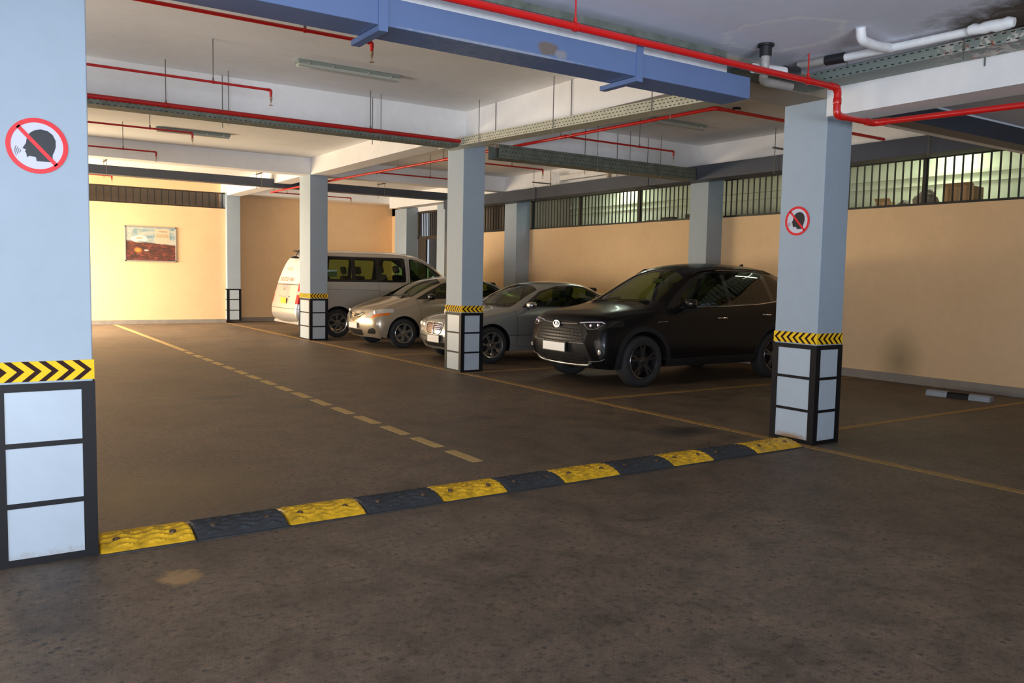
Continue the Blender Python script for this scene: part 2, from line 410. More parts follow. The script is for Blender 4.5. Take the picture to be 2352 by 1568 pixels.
# ---------------------------------------------------------------- no talking signs
def sign(loc, rz, r, label):
    t = thing('prohibition_sign', label, 'sign', loc, rz)
    # local: X right, Z up, facing -Y
    def disc(bm, R, y, mi=0, seg=48): prism(bm, [(R*math.cos(2*PI*k/seg), y, R*math.sin(2*PI*k/seg)) for k in range(seg)], (0, .0008, 0), mi)
    bm = new_bm(); disc(bm, r*.99, -.0018); obj('white_disc', bm, mat('sign_white', (.62, .62, .70), .4), t)
    head = [(-.62, -.13), (-.50, .07), (-.46, .30), (-.36, .48), (-.20, .60), (.02, .66), (.26, .62), (.44, .48), (.54, .26), (.54, .02),
            (.48, -.18), (.42, -.32), (.42, -.60), (-.14, -.60), (-.17, -.44), (-.40, -.42), (-.47, -.48), (-.50, -.30), (-.54, -.26), (-.50, -.18)]
    head = [(x*.92+.1, z*.92) for x, z in head]
    bm = new_bm(); tri = tessellate_polygon([[Vector((x, z, 0)) for x, z in head]])
    vs = [bm.verts.new((x*r, -.0030, z*r)) for x, z in head]
    for a, b, c in tri: bm.faces.new((vs[a], vs[b], vs[c]))
    obj('head_silhouette', bm, mat('sign_black', (.012, .014, .02), .4), t)
    bm = new_bm()
    for k, (R, an) in enumerate(((.07, .5), (.13, .55), (.19, .6), (.25, .62))):
        c0 = Vector((-.46, -.22)); seg = 8; w = .018; ring = []
        for i in range(seg+1):
            a = PI-an+2*an*i/seg
            ring.append([bm.verts.new(((c0.x+(R+s*w)*math.cos(a))*r, -.0030, (c0.y+(R+s*w)*1.2*math.sin(a))*r)) for s in (-.5, .5)])
        for A, B in zip(ring, ring[1:]): bm.faces.new((A[0], A[1], B[1], B[0]))
    obj('voice_waves', bm, mat('sign_dark_grey', (.05, .05, .07), .4), t)
    bm = new_bm(); seg = 56; vs = [[bm.verts.new((R*math.cos(2*PI*k/seg), y, R*math.sin(2*PI*k/seg))) for R, y in ((r, -.001), (r, -.0044), (r*.84, -.0044), (r*.84, -.001))] for k in range(seg)]
    for k in range(seg):
        for q in range(4): bm.faces.new((vs[k][q], vs[(k+1) % seg][q], vs[(k+1) % seg][(q+1) % 4], vs[k][(q+1) % 4]))
    d = Vector((math.cos(-PI/4-.04), math.sin(-PI/4-.04))); n = Vector((-d.y, d.x)); L = r*.9; w = r*.068
    prism(bm, [(p.x, -.0044, p.y) for p in (d*L+n*w, -d*L+n*w, -d*L-n*w, d*L-n*w)], (0, .001, 0))
    obj('red_ring_and_bar', bm, mat('sign_red', (.80, .012, .02), .4), t)
sign((.345, 4.7285, 2.09), 0, .134, 'large round red no talking sign on the nearest left column')
sign((6.4985, 4.98, 2.06), -PI/2, .134, 'small looking round red no talking sign on the column at the hump end')

# ---------------------------------------------------------------- rubber speed hump
xs = [.585, 1.07, 1.60, 2.09, 2.64, 3.15, 3.65, 4.18, 4.75, 5.21, 5.75, 6.36]
place = ['touching the nearest column', '', '', '', '', '', '', '', '', '', 'ending at the right column']
ordn = ['first', 'second', 'third', 'fourth', 'fifth', 'sixth']
for i in range(11):
    x0, x1 = xs[i]+.004, xs[i+1]-.004; yel = i % 2 == 0; y0, y1 = 4.70, 5.03; W = x1-x0
    lab = ('yellow' if yel else 'black')+' rubber hump segment, '+ordn[i//2]+(' yellow' if yel else ' black')+' one counted from the left column'
    t = thing('speed_hump_segment', lab, 'speed hump', ((x0+x1)/2, (y0+y1)/2, 0), 0, 'rubber speed hump segments across the driveway')
    bm = new_bm(); nx, ny = 64, 44; G = []
    for a in range(nx+1):
        row = []
        for b in range(ny+1):
            u, v = a/nx, b/ny; x = -W/2+W*u; y = -.165+.33*v
            h = .045*math.sin(PI*min(1, max(0, v)))**.75+.006
            d = min(u, 1-u)*W
            ph = (v*7 + .34*math.sin(u*2*PI*(3.0+.15*i)+i)) % 1.
            rib = (max(0, 1-abs(ph-.5)*4.6)**.7*.0105 + .0015*math.sin(37*u+11*v+i)) * (1 if .08 < v < .92 else 0)*min(1, d/.02)
            row.append(bm.verts.new((x, y, h+rib-(.01 if d < .001 else 0))))
        G.append(row)
    for a in range(nx):
        for b in range(ny): bm.faces.new((G[a][b], G[a+1][b], G[a+1][b+1], G[a][b+1]))
    for row in (G[0], G[-1]):
        bm.faces.new([bm.verts.new((v.co.x, v.co.y, 0)) for v in (row[0], row[-1])][::-1]+row)
    for b_ in (0, ny):
        ed = [G[a][b_] for a in range(nx+1)]
        bm.faces.new([bm.verts.new((ed[-1].co.x, ed[-1].co.y, 0)), bm.verts.new((ed[0].co.x, ed[0].co.y, 0))]+ed)
    obj('rubber_block', bm, HUMPY if yel else HUMPK, t, smooth=50)
    bm = new_bm(); box(bm, -W/2, W/2, -.185, -.155, .0005, .006); obj('base_lip', bm, HUMPK, t)
    for bx in (-.32, .28) if yel else (-.3, .3):
        bm = new_bm(); z = .045*math.sin(PI*.3)**.75+.006
        lathe(bm, [(0.0001, z+.011), (.012, z+.011), (.019, z+.004), (.021, z-.004)], 14, Matrix.Translation((bx*W, -.066, 0))); obj('bolt', bm, BOLT, t, smooth=40)
# ---------------------------------------------------------------- ducts
def duct(x0, x1, y0, y1, z0, z1, m, label, joints=(), axis='x', hang=()):
    t = thing('air_duct', label, 'duct', ((x0+x1)/2, (y0+y1)/2, z0)); c = Vector(t.location)
    bm = new_bm(); box(bm, x0-c.x, x1-c.x, y0-c.y, y1-c.y, 0, z1-z0, .004); obj('duct_body', bm, m, t)
    for j in joints:
        bm = new_bm()
        if axis == 'x':
            box(bm, j-.028-c.x, j+.028-c.x, y0-c.y, y1+.10-c.y, -.035, -.004); box(bm, j-.028-c.x, j+.028-c.x, y0-.014-c.y, y0-.001-c.y, -.035, z1-z0+.05)
        else:
            box(bm, x0-.012-c.x, x0-.001-c.x, j-.02-c.y, j+.02-c.y, -.012, z1-z0+.012); box(bm, x0-.012-c.x, x1-c.x, j-.02-c.y, j+.02-c.y, -.012, -.001)
        obj('flange_strap', bm, m, t)
    for hx, hy in hang:
        bm = new_bm(); a, b = (.0, .17) if axis == 'x' else (.17, .0)
        w = (y1-y0)/2+.05 if axis == 'x' else (x1-x0)/2+.05
        for s in (-1, 1):
            px, py = (hx-c.x, s*w) if axis == 'x' else (s*w, hy-c.y)
            tube(bm, [(px, py, -.05), (px, py, HI-z0)], .006, 6)
        box(bm, *((hx-c.x-.015, hx-c.x+.015, -w-.05, w+.05) if axis == 'x' else (-w-.05, w+.05, hy-c.y-.015, hy-c.y+.015)), z1-z0+.10, z1-z0+.125)
        obj('trapeze_hanger', bm, ROD, t)
    return t
def peel(nt, P, c, fine):
    med = noise(nt, P, 22, 8, .7, .4)
    xz = nt.nodes.new('ShaderNodeSeparateXYZ'); nt.links.new(P, xz.inputs[0]); cb = nt.nodes.new('ShaderNodeCombineXYZ')
    nt.links.new(xz.outputs['X'], cb.inputs[0]); nt.links.new(xz.outputs['Z'], cb.inputs[1])
    c = mixc(nt, spot_mask(nt, cb.outputs[0], 3.17, 2.945, .10, .05, .35, med), c, (.16, .13, .11, 1))
    c = mixc(nt, spot_mask(nt, cb.outputs[0], 3.27, 2.925, .06, .035, .4, med), c, (.24, .24, .26, 1))
    return mixc(nt, spot_mask(nt, cb.outputs[0], 2.8, 2.893, .8, .010, .4, med), c, (.26, .29, .36, 1))
DUCTP = wall_material('blue_duct_paint_peeling', (.12, .18, .34), .45, stain=peel)
duct(-5, 5.08, 4.38, 4.66, 2.885, 3.045, DUCTP, 'blue painted air duct with wide flange straps under the front beam', (.0, 2.02, 3.94))
duct(6.92, 11.0, 4.76, 4.98, 3.10, 3.285, DUCTK, 'dark slate duct crossing to the wall right of the hump end column', ())
duct(11.02, 11.38, 2.0, 19.9, 3.27, 3.52, DUCTK, 'long dark slate duct running above the barred openings of the right wall', (8.1, 11.9, 15.6), 'y', hang=((0, 6.35), (0, 8.9), (0, 15.6)))
duct(-1, 11.38, 20.0, 20.3, 3.53, 3.72, DUCTK, 'far slate duct crossing the garage in front of the cream end wall', (), hang=((2.75, 0), (6.1, 0), (9.3, 0)))

# ---------------------------------------------------------------- cable trays
def tray(p0, p1, w, h, m, label, slots=True, rods=(), side=-1, corroded=False):
    """open channel from p0 to p1 (bottom centre line)"""
    p0, p1 = Vector(p0), Vector(p1); t = thing('cable_tray', label, 'cable tray', p0); d = (p1-p0); L = d.length; d.normalize()
    n = Vector((0, 0, 1)).cross(d).normalized(); u = d.cross(n)
    def Q(a, b, c): return d*a+n*b+u*c
    bm = new_bm()
    for (b0, b1, c0, c1) in ((-w/2, w/2, 0, .003), (-w/2, -w/2+.003, .003, h), (w/2-.003, w/2, .003, h)):
        prism(bm, [Q(0, b0, c0), Q(0, b1, c0), Q(0, b1, c1), Q(0, b0, c1)], d*L)
    obj('channel', bm, m, t)
    if slots:
        bm = new_bm(); st = .062; rows = 3 if h > .085 else 2
        for s in (-1, 1):
            for r in range(rows):
                k = 0; a = .02+(.031 if r % 2 else 0)
                while a < L-.03:
                    c = h*(.18+.64*r/(rows-1)); b = s*(w/2+.0007)
                    pts = [Q(a, b, c-.0045), Q(a+.027, b, c-.0045), Q(a+.027, b, c+.0045), Q(a, b, c+.0045)]
                    poly(bm, pts); a += st
        obj('slots', bm, SLOT, t)['kind'] = 'stuff'
    for a, top in rods:
        for s in (-1, 1):
            bm = new_bm(); q = Q(a, s*(w/2+.012), 0); tube(bm, [(q.x, q.y, q.z-.06), (q.x, q.y, top-p0.z)], .0055, 6); obj('hanger_rod', bm, ROD, t)
    return t
tray((6.29, 5.02, 3.225), (6.29, 11.33, 3.405), .25, .115, GALV, 'long perforated galvanised cable tray running between the front and middle columns', rods=((1.6, HI), (3.35, HI), (5.1, HI)))
def corro(nt, P, c, fine):
    med = noise(nt, P, 9, 8, .7, .5)
    r = ramp(nt, med, [(.0, (0, 0, 0, 1)), (.50, (0, 0, 0, 1)), (.55, (1, 1, 1, 1))])
    sp = nt.nodes.new('ShaderNodeSeparateXYZ'); nt.links.new(P, sp.inputs[0])
    lim = nt.nodes.new('ShaderNodeMapRange'); lim.inputs['From Min'].default_value = 3.7; lim.inputs['From Max'].default_value = 3.3; nt.links.new(sp.outputs['Y'], lim.inputs['Value'])
    mu = nt.nodes.new('ShaderNodeMath'); mu.operation = 'MULTIPLY'; nt.links.new(r, mu.inputs[0]); nt.links.new(lim.outputs[0], mu.inputs[1])
    c = mixc(nt, mu.outputs[0], c, (.60, .56, .50, 1))
    r2_ = ramp(nt, noise(nt, P, 14, 6, .7), [(.0, (0, 0, 0, 1)), (.56, (0, 0, 0, 1)), (.60, (1, 1, 1, 1))])
    mu2 = nt.nodes.new('ShaderNodeMath'); mu2.operation = 'MULTIPLY'; nt.links.new(r2_, mu2.inputs[0]); nt.links.new(lim.outputs[0], mu2.inputs[1])
    return mixc(nt, mu2.outputs[0], c, (.30, .08, .04, 1))
GALVR = wall_material('corroded_tray_metal', (.23, .27, .24), .55, stain=corro)
tray((6.33, -3.0, 3.185), (6.33, 4.70, 3.21), .28, .085, GALVR, 'corroded perforated cable tray under the leaking ceiling at top right', rods=((6.35, LO),))
tray((0.3, 10.79, 3.355), (6.14, 10.79, 3.365), .26, .07, GALVD, 'grey perforated cable tray behind the thick red pipe left of the middle column', rods=((2.55, HI), (4.6, HI)))
tray((6.82, 10.78, 3.27), (11.0, 10.78, 3.27), .30, .20, GALVD, 'dark deep cable tray running from the middle column to the right wall', slots=True, rods=((1.9, HI), (2.6, HI), (3.3, HI)))
tray((5.12, 4.61, 3.135), (6.17, 4.61, 3.135), .18, .08, GALVD, 'dark olive cross tray between the blue duct end and the hump end column', slots=False)
tray((2.5, 4.62, 3.215), (5.0, 4.62, 3.215), .14, .05, GALVD, 'small grey cable tray tucked above the blue duct', slots=False)

# ---------------------------------------------------------------- red sprinkler pipework
def pipe_thing(label, path, r, m, rods=(), couplings=(), top=HI, head=None, elbow=.09, rodm=None, name='sprinkler_pipe', parent=None):
    p0 = Vector(path[0]); L = [Vector(p)-p0 for p in path]
    bm = new_bm(); tube(bm, arc_path(L, elbow, 6), r, 14)
    if parent: t = obj('branch_pipe', bm, m, parent, smooth=50, loc=p0-parent.location)
    else: t = thing(name, label, 'pipe', p0); obj('pipe_run', bm, m, t, smooth=50)
    for i in range(1, len(L)-1):
        bm = new_bm(); a = (L[i-1]-L[i]).normalized(); b = (L[i+1]-L[i]).normalized(); e = elbow*1.15
        tube(bm, arc_path([L[i]+a*e, L[i], L[i]+b*e], elbow, 6), r*1.22, 14); obj('elbow_fitting', bm, m, t, smooth=50)
    for c in couplings:
        c, d = Vector(c[0])-p0, Vector(c[1]).normalized()
        bm = new_bm(); tube(bm, [c-d*r*1.3, c-d*r*.9, c+d*r*.9, c+d*r*1.3], r, 14, rs=[r*1.02, r*1.35, r*1.35, r*1.02]); obj('coupling', bm, m, t, smooth=50)
    for q in rods:
        q = Vector(q)-p0; bm = new_bm(); tube(bm, [q, (q.x, q.y, top-p0.z)], .006, 6); tube(bm, [(q.x, q.y, q.z+r), (q.x, q.y, q.z+r+.03)], .012, 6); obj('hanger_rod', bm, rodm or ROD, t)
        d = Vector((1, 0, 0)) if abs(L[1].x-L[0].x) > abs(L[1].y-L[0].y) else Vector((0, 1, 0))
        bm = new_bm(); tube(bm, [q-d*.012, q+d*.012], r*1.25, 14); obj('clevis_ring', bm, m, t, smooth=40)
    if head:
        h = Vector(head)-p0
        bm = new_bm(); lathe(bm, [(.0001, .0), (.016, .0), (.016, -.03), (.010, -.034), (.010, -.05), (.004, -.055), (.004, -.085), (.022, -.088), (.022, -.091), (.0001, -.091)], 12, Matrix.Translation(h)); obj('sprinkler_head', bm, BRASS, t, smooth=40)
    return t
pipe_thing('thick bright red sprinkler main in front of the blue duct, dropping at the column',
    [(-5, 4.30, 3.09), (6.05, 4.30, 3.09), (6.05, 4.30, 2.865), (6.56, 4.30, 2.865), (6.78, 3.0, 2.865), (7.2, -2, 2.865)], .025, RED,
    rods=((3.32, 4.30, 3.09), (5.66, 4.30, 3.09)), top=LO, couplings=(((6.05, 4.30, 2.98), (0, 0, 1)),), rodm=RED)
def branch(label, y, x0, x1, z=3.5, m=DRED, rods=(), r=.0135, parent=None):
    return pipe_thing(label, [(x0, y, z), (x1, y, z), (x1, y, z-.075)], r, m, rods=[(x, y, z) for x in rods], head=(x1, y, z-.075), elbow=.035, parent=parent)
branch('thin red sprinkler branch nearest the viewer, ending beside the blue duct strap', 6.85, .1, 3.06, m=RED, rods=(2.46,), r=.0155)
branch('thin red sprinkler branch below the first ceiling lamp, ending before the second beam', 9.30, .1, 2.95, rods=(2.33,))
branch('thin dark red sprinkler branch passing in front of the second ceiling lamp', 12.9, .1, 2.93, rods=(2.35,))
branch('thin dark red sprinkler branch in front of the third cross beam', 15.4, .1, 2.90, rods=(2.38,))
branch('short visible red sprinkler branch just above the far barred strip', 21.0, .1, 3.0, z=3.6, m=RED, r=.016)
pipe_thing('thick dark red pipe lying along the grey cable tray left of the middle column', [(.1, 10.55, 3.425), (6.1, 10.55, 3.425)], .028, mat('deep_red_pipe_paint', (.36, .010, .010), .4, nscale=4, namp=.1),
    rods=((2.10, 10.55, 3.425), (4.70, 10.55, 3.425)))
MAIN = pipe_thing('red sprinkler main running over the parked cars from column to column',
    [(10.8, 6.9, 3.5), (7.42, 6.9, 3.5), (7.13, 12.77, 3.5), (6.87, 17.15, 3.5), (6.68, 21.1, 3.5)], .021, RED,
    rods=((7.28, 9.7, 3.5), (7.13, 12.9, 3.5), (7.03, 14.5, 3.5), (6.7, 20.9, 3.5)), couplings=(((7.28, 9.6, 3.5), (-.04, 1, 0)), ((7.13, 12.8, 3.5), (-.04, 1, 0)), ((7.0, 15.4, 3.5), (-.05, 1, 0))))
branch('thin dark red sprinkler branch above the dark suv', 9.6, 7.30, 9.42, rods=(8.7,), parent=MAIN)
branch('thin dark red sprinkler branch right of the middle column', 12.8, 7.15, 9.2, rods=(8.5,), parent=MAIN)
branch('thin dark red sprinkler branch above the beige sedan', 15.4, 7.0, 9.2, rods=(8.2,), parent=MAIN)
branch('farthest thin red sprinkler branch above the silver van', 21.1, 6.7, 8.85, rods=(7.1,), parent=MAIN)

# ---------------------------------------------------------------- drain and plastic pipes
t = thing('waste_pipe', 'white plastic waste pipe with black coupling above the corroded tray', 'pipe', (5.8, 4.1, 3.25))
bm = new_bm(); tube(bm, [(.01, 0, 0), (.06, -.55, .0), (.10, -1.0, .005)], .030, 16); obj('white_pipe', bm, PVC, t, smooth=50)
bm = new_bm(); tube(bm, [(.06+.005*k, -.95-.035*k, .004*math.sin(k*2)) for k in range(9)], .05, 12, rs=[.033, .040, .035, .042, .038, .044, .040, .042, .030]); obj('wrapped_joint', bm, PVC, t, smooth=50)
bm = new_bm(); tube(bm, [(-.02, .13, 0), (.01, -.02, 0)], .040, 16); obj('rubber_coupling', bm, BLK, t, smooth=50)
bm = new_bm(); tube(bm, [(-.06, .36, .0), (-.02, .12, 0)], .028, 16); obj('grey_pipe', bm, PVCG, t, smooth=50)
bm = new_bm(); tube(bm, arc_path([(.04, -.38, .0), (-.22, -.42, -.035), (-.41, -.44, -.03), (-.44, -.45, .05)], .16, 6), .034, 16); obj('white_elbow', bm, PVC, t, smooth=50)
bm = new_bm(); tube(bm, [(.10, .02, -.05), (.10, .02, .05)], .005, 6); obj('hanger_rod', bm, ROD, t)
t = thing('floor_drain_outlet', 'black drain stub hanging from the lime-ringed patch of ceiling', 'drain', (5.18, 4.33, LO))
bm = new_bm(); lathe(bm, [(.0001, 0), (.062, 0), (.062, -.018), (.046, -.02), (.046, -.09), (.034, -.092)], 20); obj('rubber_collar', bm, BLK, t, smooth=40)
bm = new_bm(); tube(bm, arc_path([(0, 0, -.07), (0, 0, -.20), (.12, .12, -.24), (.5, .15, -.22)], .07, 5), .034, 14); obj('steel_spigot', bm, PVCG, t, smooth=50)
t = thing('waste_pipe', 'short white plastic pipe end beside the end of the blue duct', 'pipe', (5.5, 4.39, 3.175))
bm = new_bm(); tube(bm, [(-.36, .02, -.045), (-.05, .02, -.02), (.02, .02, -.015)], .038, 14); obj('white_pipe', bm, PVC, t, smooth=50)
bm = new_bm(); tube(bm, [(.0, .02, -.015), (.1, .03, -.01), (.2, .06, .02)], .045, 14); obj('black_cap', bm, BLK, t, smooth=50)
t = thing('waste_pipe', 'white wrapped pipe along the top of the blue duct at the upper edge', 'pipe', (1.5, 4.50, 3.245))
bm = new_bm(); tube(bm, [(-2, 0, 0), (.9, 0, 0)], .035, 14); obj('white_pipe', bm, PVC, t, smooth=50)
bm = new_bm(); tube(bm, [(.62, 0, 0), (.66, 0, 0), (.8, 0, 0), (.84, 0, 0)], .04, 14, rs=[.036, .048, .048, .036]); obj('joint', bm, PVC, t, smooth=50)
t = thing('lagged_pipe', 'cream boxed pipe with loose fittings high above the right wall bars', 'pipe', (11.3, 13.4, 3.70))
bm = new_bm(); box(bm, -.06, .06, 0, 1.6, -.06, .05, .01); obj('pipe_boxing', bm, PVC, t)
bm = new_bm()
for k in range(9): tube(bm, [(-.05+.03*random.random(), 1.62+.04*k*.9, -.12), (-.05, 1.62+.035*k, .1+.06*random.random())], .014, 8)
obj('fittings', bm, PVC, t, smooth=50)
bm = new_bm(); box(bm, -.05, .05, -.06, -.002, -.12, .04, .01); obj('torn_end', bm, mat('torn_lagging', (.55, .45, .33), .8, nscale=10, namp=.3), t)

t = thing('cable_trunking', 'white cable trunking strip running between the blue duct and the red main', 'trunking', (0, 4.65, 3.05))
bm = new_bm(); box(bm, -5, 5.06, -.05, .05, 0, .13, .004); obj('trunking_body', bm, PVC, t)
for k in range(5):
    bm = new_bm(); box(bm, -3.2+k*1.9, -3.12+k*1.9, -.053, .05, -.001, .133, .002); obj('joint_cover', bm, PVC, t)
# ---------------------------------------------------------------- unlit batten lamps
def lamp(x0, x1, y, label):
    L = (x1-x0)/2; t = thing('batten_light', label, 'ceiling light', ((x0+x1)/2, y, HI), 0, 'batten lights under the slab')
    bm = new_bm(); box(bm, -L, L, -.06, .06, -.045, 0, .01); obj('lamp_body', bm, FRAMEG, t)
    bm = new_bm()
    prof = [(-.056, -.045), (-.05, -.072), (-.03, -.08), (.03, -.08), (.05, -.072), (.056, -.045)]
    prism(bm, [(-L+.015, a, b) for a, b in prof], (2*L-.03, 0, 0)); obj('diffuser', bm, COVER, t)
    for k in (-.8, -.35, .35, .8):
        for s in (-1, 1):
            bm = new_bm(); box(bm, k*L-.012, k*L+.012, s*.063-.004, s*.063+.004, -.058, -.03); obj('clip', bm, ALU, t)
lamp(3.33, 4.63, 9.56, 'unlit batten light on the nearest bay ceiling, in front of the second beam')
lamp(2.92, 4.18, 15.55, 'unlit batten light seen behind a thin red sprinkler branch on the left')
lamp(8.66, 9.98, 9.5, 'unlit batten light on the ceiling above the dark suv')
t = thing('smoke_detector', 'small black and white detector on the ceiling beside the batten light over the suv', 'detector', (9.3, 8.25, HI))
bm = new_bm(); lathe(bm, [(.0001, 0), (.06, 0), (.06, -.03), (.045, -.035)], 18); obj('black_base', bm, BLK, t, smooth=40)
bm = new_bm(); lathe(bm, [(.05, -.034), (.05, -.05), (.035, -.06), (.0001, -.06)], 18); obj('white_cap', bm, PVC, t, smooth=40)

# ---------------------------------------------------------------- barred openings
def grille_y(y0, y1, z0, z1, label, n, posts=(), x=11.935):
    t = thing('barred_grille', label, 'grille', (x, (y0+y1)/2, z0)); c = (y0+y1)/2; h = z1-z0
    for z in (0, h-.035):
        bm = new_bm(); box(bm, -.018, .018, y0-c, y1-c, z, z+.035); obj('rail', bm, GRILLE, t)
    for i in range(n):
        y = y0-c+.04+(y1-y0-.08)*i/(n-1); bm = new_bm(); box(bm, -.009, .009, y-.010, y+.010, .03, h-.03); obj('bar', bm, GRILLE, t)
    for p in posts:
        bm = new_bm(); box(bm, -.022, .02, p-c-.028, p-c+.028, .03, h-.03); obj('post', bm, GRILLE, t)
grille_y(3.0, 10.79, 2.66, 3.37, 'black barred opening over the empty bay and behind the dark suv roof', 61, (6.93, 9.0))
grille_y(11.24, 17.07, 2.66, 3.37, 'black barred opening between the two wall columns above the sedans', 50, (13.1, 15.1, 16.95))
grille_y(17.6, 20.7, 2.69, 3.37, 'short black barred opening just right of the middle column', 24)
t = thing('barred_grille', 'brown barred strip high on the far lit wall above the poster', 'grille', (3.1, FW+.05, 3.25))
for z in (0, .415):
    bm = new_bm(); box(bm, -2.2, 3.32, -.02, .02, z, z+.035); obj('rail', bm, mat('dark_brown_bar_paint', (.035, .022, .014), .5), t)
for i in range(31):
    x = -2.15+i*.18; bm = new_bm(); box(bm, x-.011, x+.011, -.01, .01, .03, .42); obj('bar', bm, GRILLE, t)

# gate in the far right corner
t = thing('metal_gate', 'dark brown metal gate with bars above it in the far right corner', 'gate', (11.93, 22.1, 0))
GB = mat('dark_brown_gate_paint', (.05, .035, .025), .6, nscale=5, namp=.2)
bm = new_bm(); box(bm, -.03, .03, .48, 1.0, .02, 2.6); obj('solid_leaf', bm, GB, t)
bm = new_bm(); box(bm, -.04, .04, -.95, 1.0, 2.56, 2.66); box(bm, -.04, .04, -.95, 1.0, 3.36, 3.42); box(bm, -.04, .04, .94, 1.0, 2.6, 3.4); obj('gate_frame', bm, GB, t)
for i in range(17):
    y = -.9+i*.115; bm = new_bm(); box(bm, -.01, .01, y-.012, y+.012, 2.66, 3.36); obj('bar', bm, GB, t)
t = thing('door_leaf', 'pale grey door standing open behind the dark gate', 'door', (12.6, 22.35, 0))
bm = new_bm(); box(bm, -.02, .02, -.6, .6, .01, 2.75); obj('door_panel', bm, mat('pale_door_paint', (.62, .68, .62), .5, nscale=3, namp=.05), t)
bm = new_bm(); box(bm, -.06, -.02, .47, .55, 1.05, 1.12); obj('door_handle', bm, BLK, t)

# ---------------------------------------------------------------- things on the corridor ledge
def carton(y, w, h, d, label, rz=0., flaps=True, x=12.22):
    t = thing('cardboard_box', label, 'box', (x, y, 2.64), rz)
    bm = new_bm(); box(bm, -d/2, d/2, -w/2, w/2, 0, h, .004); obj('carton', bm, CARD, t)
    if flaps:
        bm = new_bm(); prism(bm, [(-d/2, -w/2, h), (-d/2, w/2, h), (-d/2-.05, w/2, h+.05), (-d/2-.05, -w/2, h+.05)], (0, 0, .004)); obj('flap', bm, CARD, t)
        bm = new_bm(); box(bm, -d/2-.002, -d/2, -.025, .025, 0, h); obj('packing_tape', bm, mat('tan_packing_tape', (.50, .35, .18), .4), t)
carton(6.50, .42, .27, .3, 'large upright cardboard box behind the bars over the empty bay', .05)
carton(7.72, .24, .13, .18, 'small torn cardboard box behind the bars next to the hump end column', .15)
carton(8.06, .26, .05, .22, 'flat cardboard scrap behind the bars next to the hump end column', -.2, False)
carton(13.03, .16, .09, .16, 'little tan box behind the bars by the middle post', .1, False)
def blob(name, y, w, h, label, cat, m=RUBBLE, x=12.2):
    t = thing(name, label, cat, (x, y, 2.64)); bm = new_bm(); bmesh.ops.create_icosphere(bm, subdivisions=3, radius=1)
    for v in bm.verts:
        k = 1+.14*math.sin(5*v.co.x+3*v.co.y)+.1*math.sin(7*v.co.z+2*v.co.x); z = max(v.co.z, -.35)
        v.co = Vector((v.co.x*k*.12, v.co.y*k*w/2, (z+.35)/1.35*h*k))
    obj('bag_body', bm, m, t, smooth=True)
    bm = new_bm(); tube(bm, [(0, .02, h*.85), (0, .03, h*1.12)], .02, 8, rs=[.035, .02]); obj('bag_neck', bm, m, t, smooth=True)
blob('cloth_bag', 7.05, .36, .26, 'larger grey cloth bag slumped behind the bars over the empty bay', 'bag')
blob('cloth_bag', 7.40, .20, .13, 'smaller grey cloth bag beside the torn cardboard box behind the bars', 'bag')
for y, w, h, lab in ((12.45, .34, .12, 'wide dark concrete block behind the bars above the sedans'), (11.78, .28, .15, 'dark concrete block behind the bars next to the wall column')):
    t = thing('concrete_block', lab, 'block', (12.14, y, 2.64)); bm = new_bm(); box(bm, -.07, .07, -w/2, w/2, 0, h, .006)
    for s in (-.25, .25): box(bm, -.072, -.0705, s*w-.04, s*w+.04, h*.25, h*.75)
    obj('block_body', bm, mat('dark_concrete', (.10, .09, .08), .9, nscale=20, namp=.2), t)
# corridor lamp strip (lit)
LITM = bpy.data.materials.new('lit_tube'); LITM.use_nodes = True
LITM.node_tree.nodes['Principled BSDF'].inputs['Emission Color'].default_value = (.86, 1, .82, 1)
LITM.node_tree.nodes['Principled BSDF'].inputs['Emission Strength'].default_value = 9
for i, (y, lab) in enumerate(((15.4, 'lit tube light in the corridor behind the bars above the sedans'), (7.6, 'lit tube light in the corridor behind the bars over the empty bay'))):
    t = thing('tube_light', lab, 'ceiling light', (13.1, y, HI), PI/2)
    bm = new_bm(); box(bm, -.62, .62, -.04, .04, -.06, 0); obj('lamp_body', bm, FRAMEG, t)
    bm = new_bm(); tube(bm, [(-.6, 0, -.08), (.6, 0, -.08)], .016, 10); obj('lit_tube', bm, LITM, t)

# ---------------------------------------------------------------- poster on the far wall
t = thing('framed_poster', 'framed landscape poster with pale sky and red brown ground on the far cream wall', 'poster', (4.425, FW-.001, 2.175))
W, H = .655, .475
bm = new_bm(); box(bm, -W, W, -.02, -.004, -H, H); obj('backing_board', bm, mat('poster_back', (.6, .55, .45), .6), t)
bm = new_bm()
for a in ((-W, W, H-.028, H), (-W, W, -H, -H+.028), (-W, -W+.028, -H+.028, H-.028), (W-.028, W, -H+.028, H-.028)): box(bm, a[0], a[1], -.036, -.004, a[2], a[3], .003)
fr = obj('snap_frame', bm, ALU, t)
for sx in (-1, 1):
    for sz in (-1, 1):
        bm = new_bm(); lathe(bm, [(.0001, 0), (.02, 0), (.02, -.006), (.0001, -.007)], 12, Matrix.Translation((sx*(W-.014), -.036, sz*(H-.014))) @ Matrix.Rotation(-PI/2, 4, 'X')); obj('corner_cap', bm, BOLT, fr)
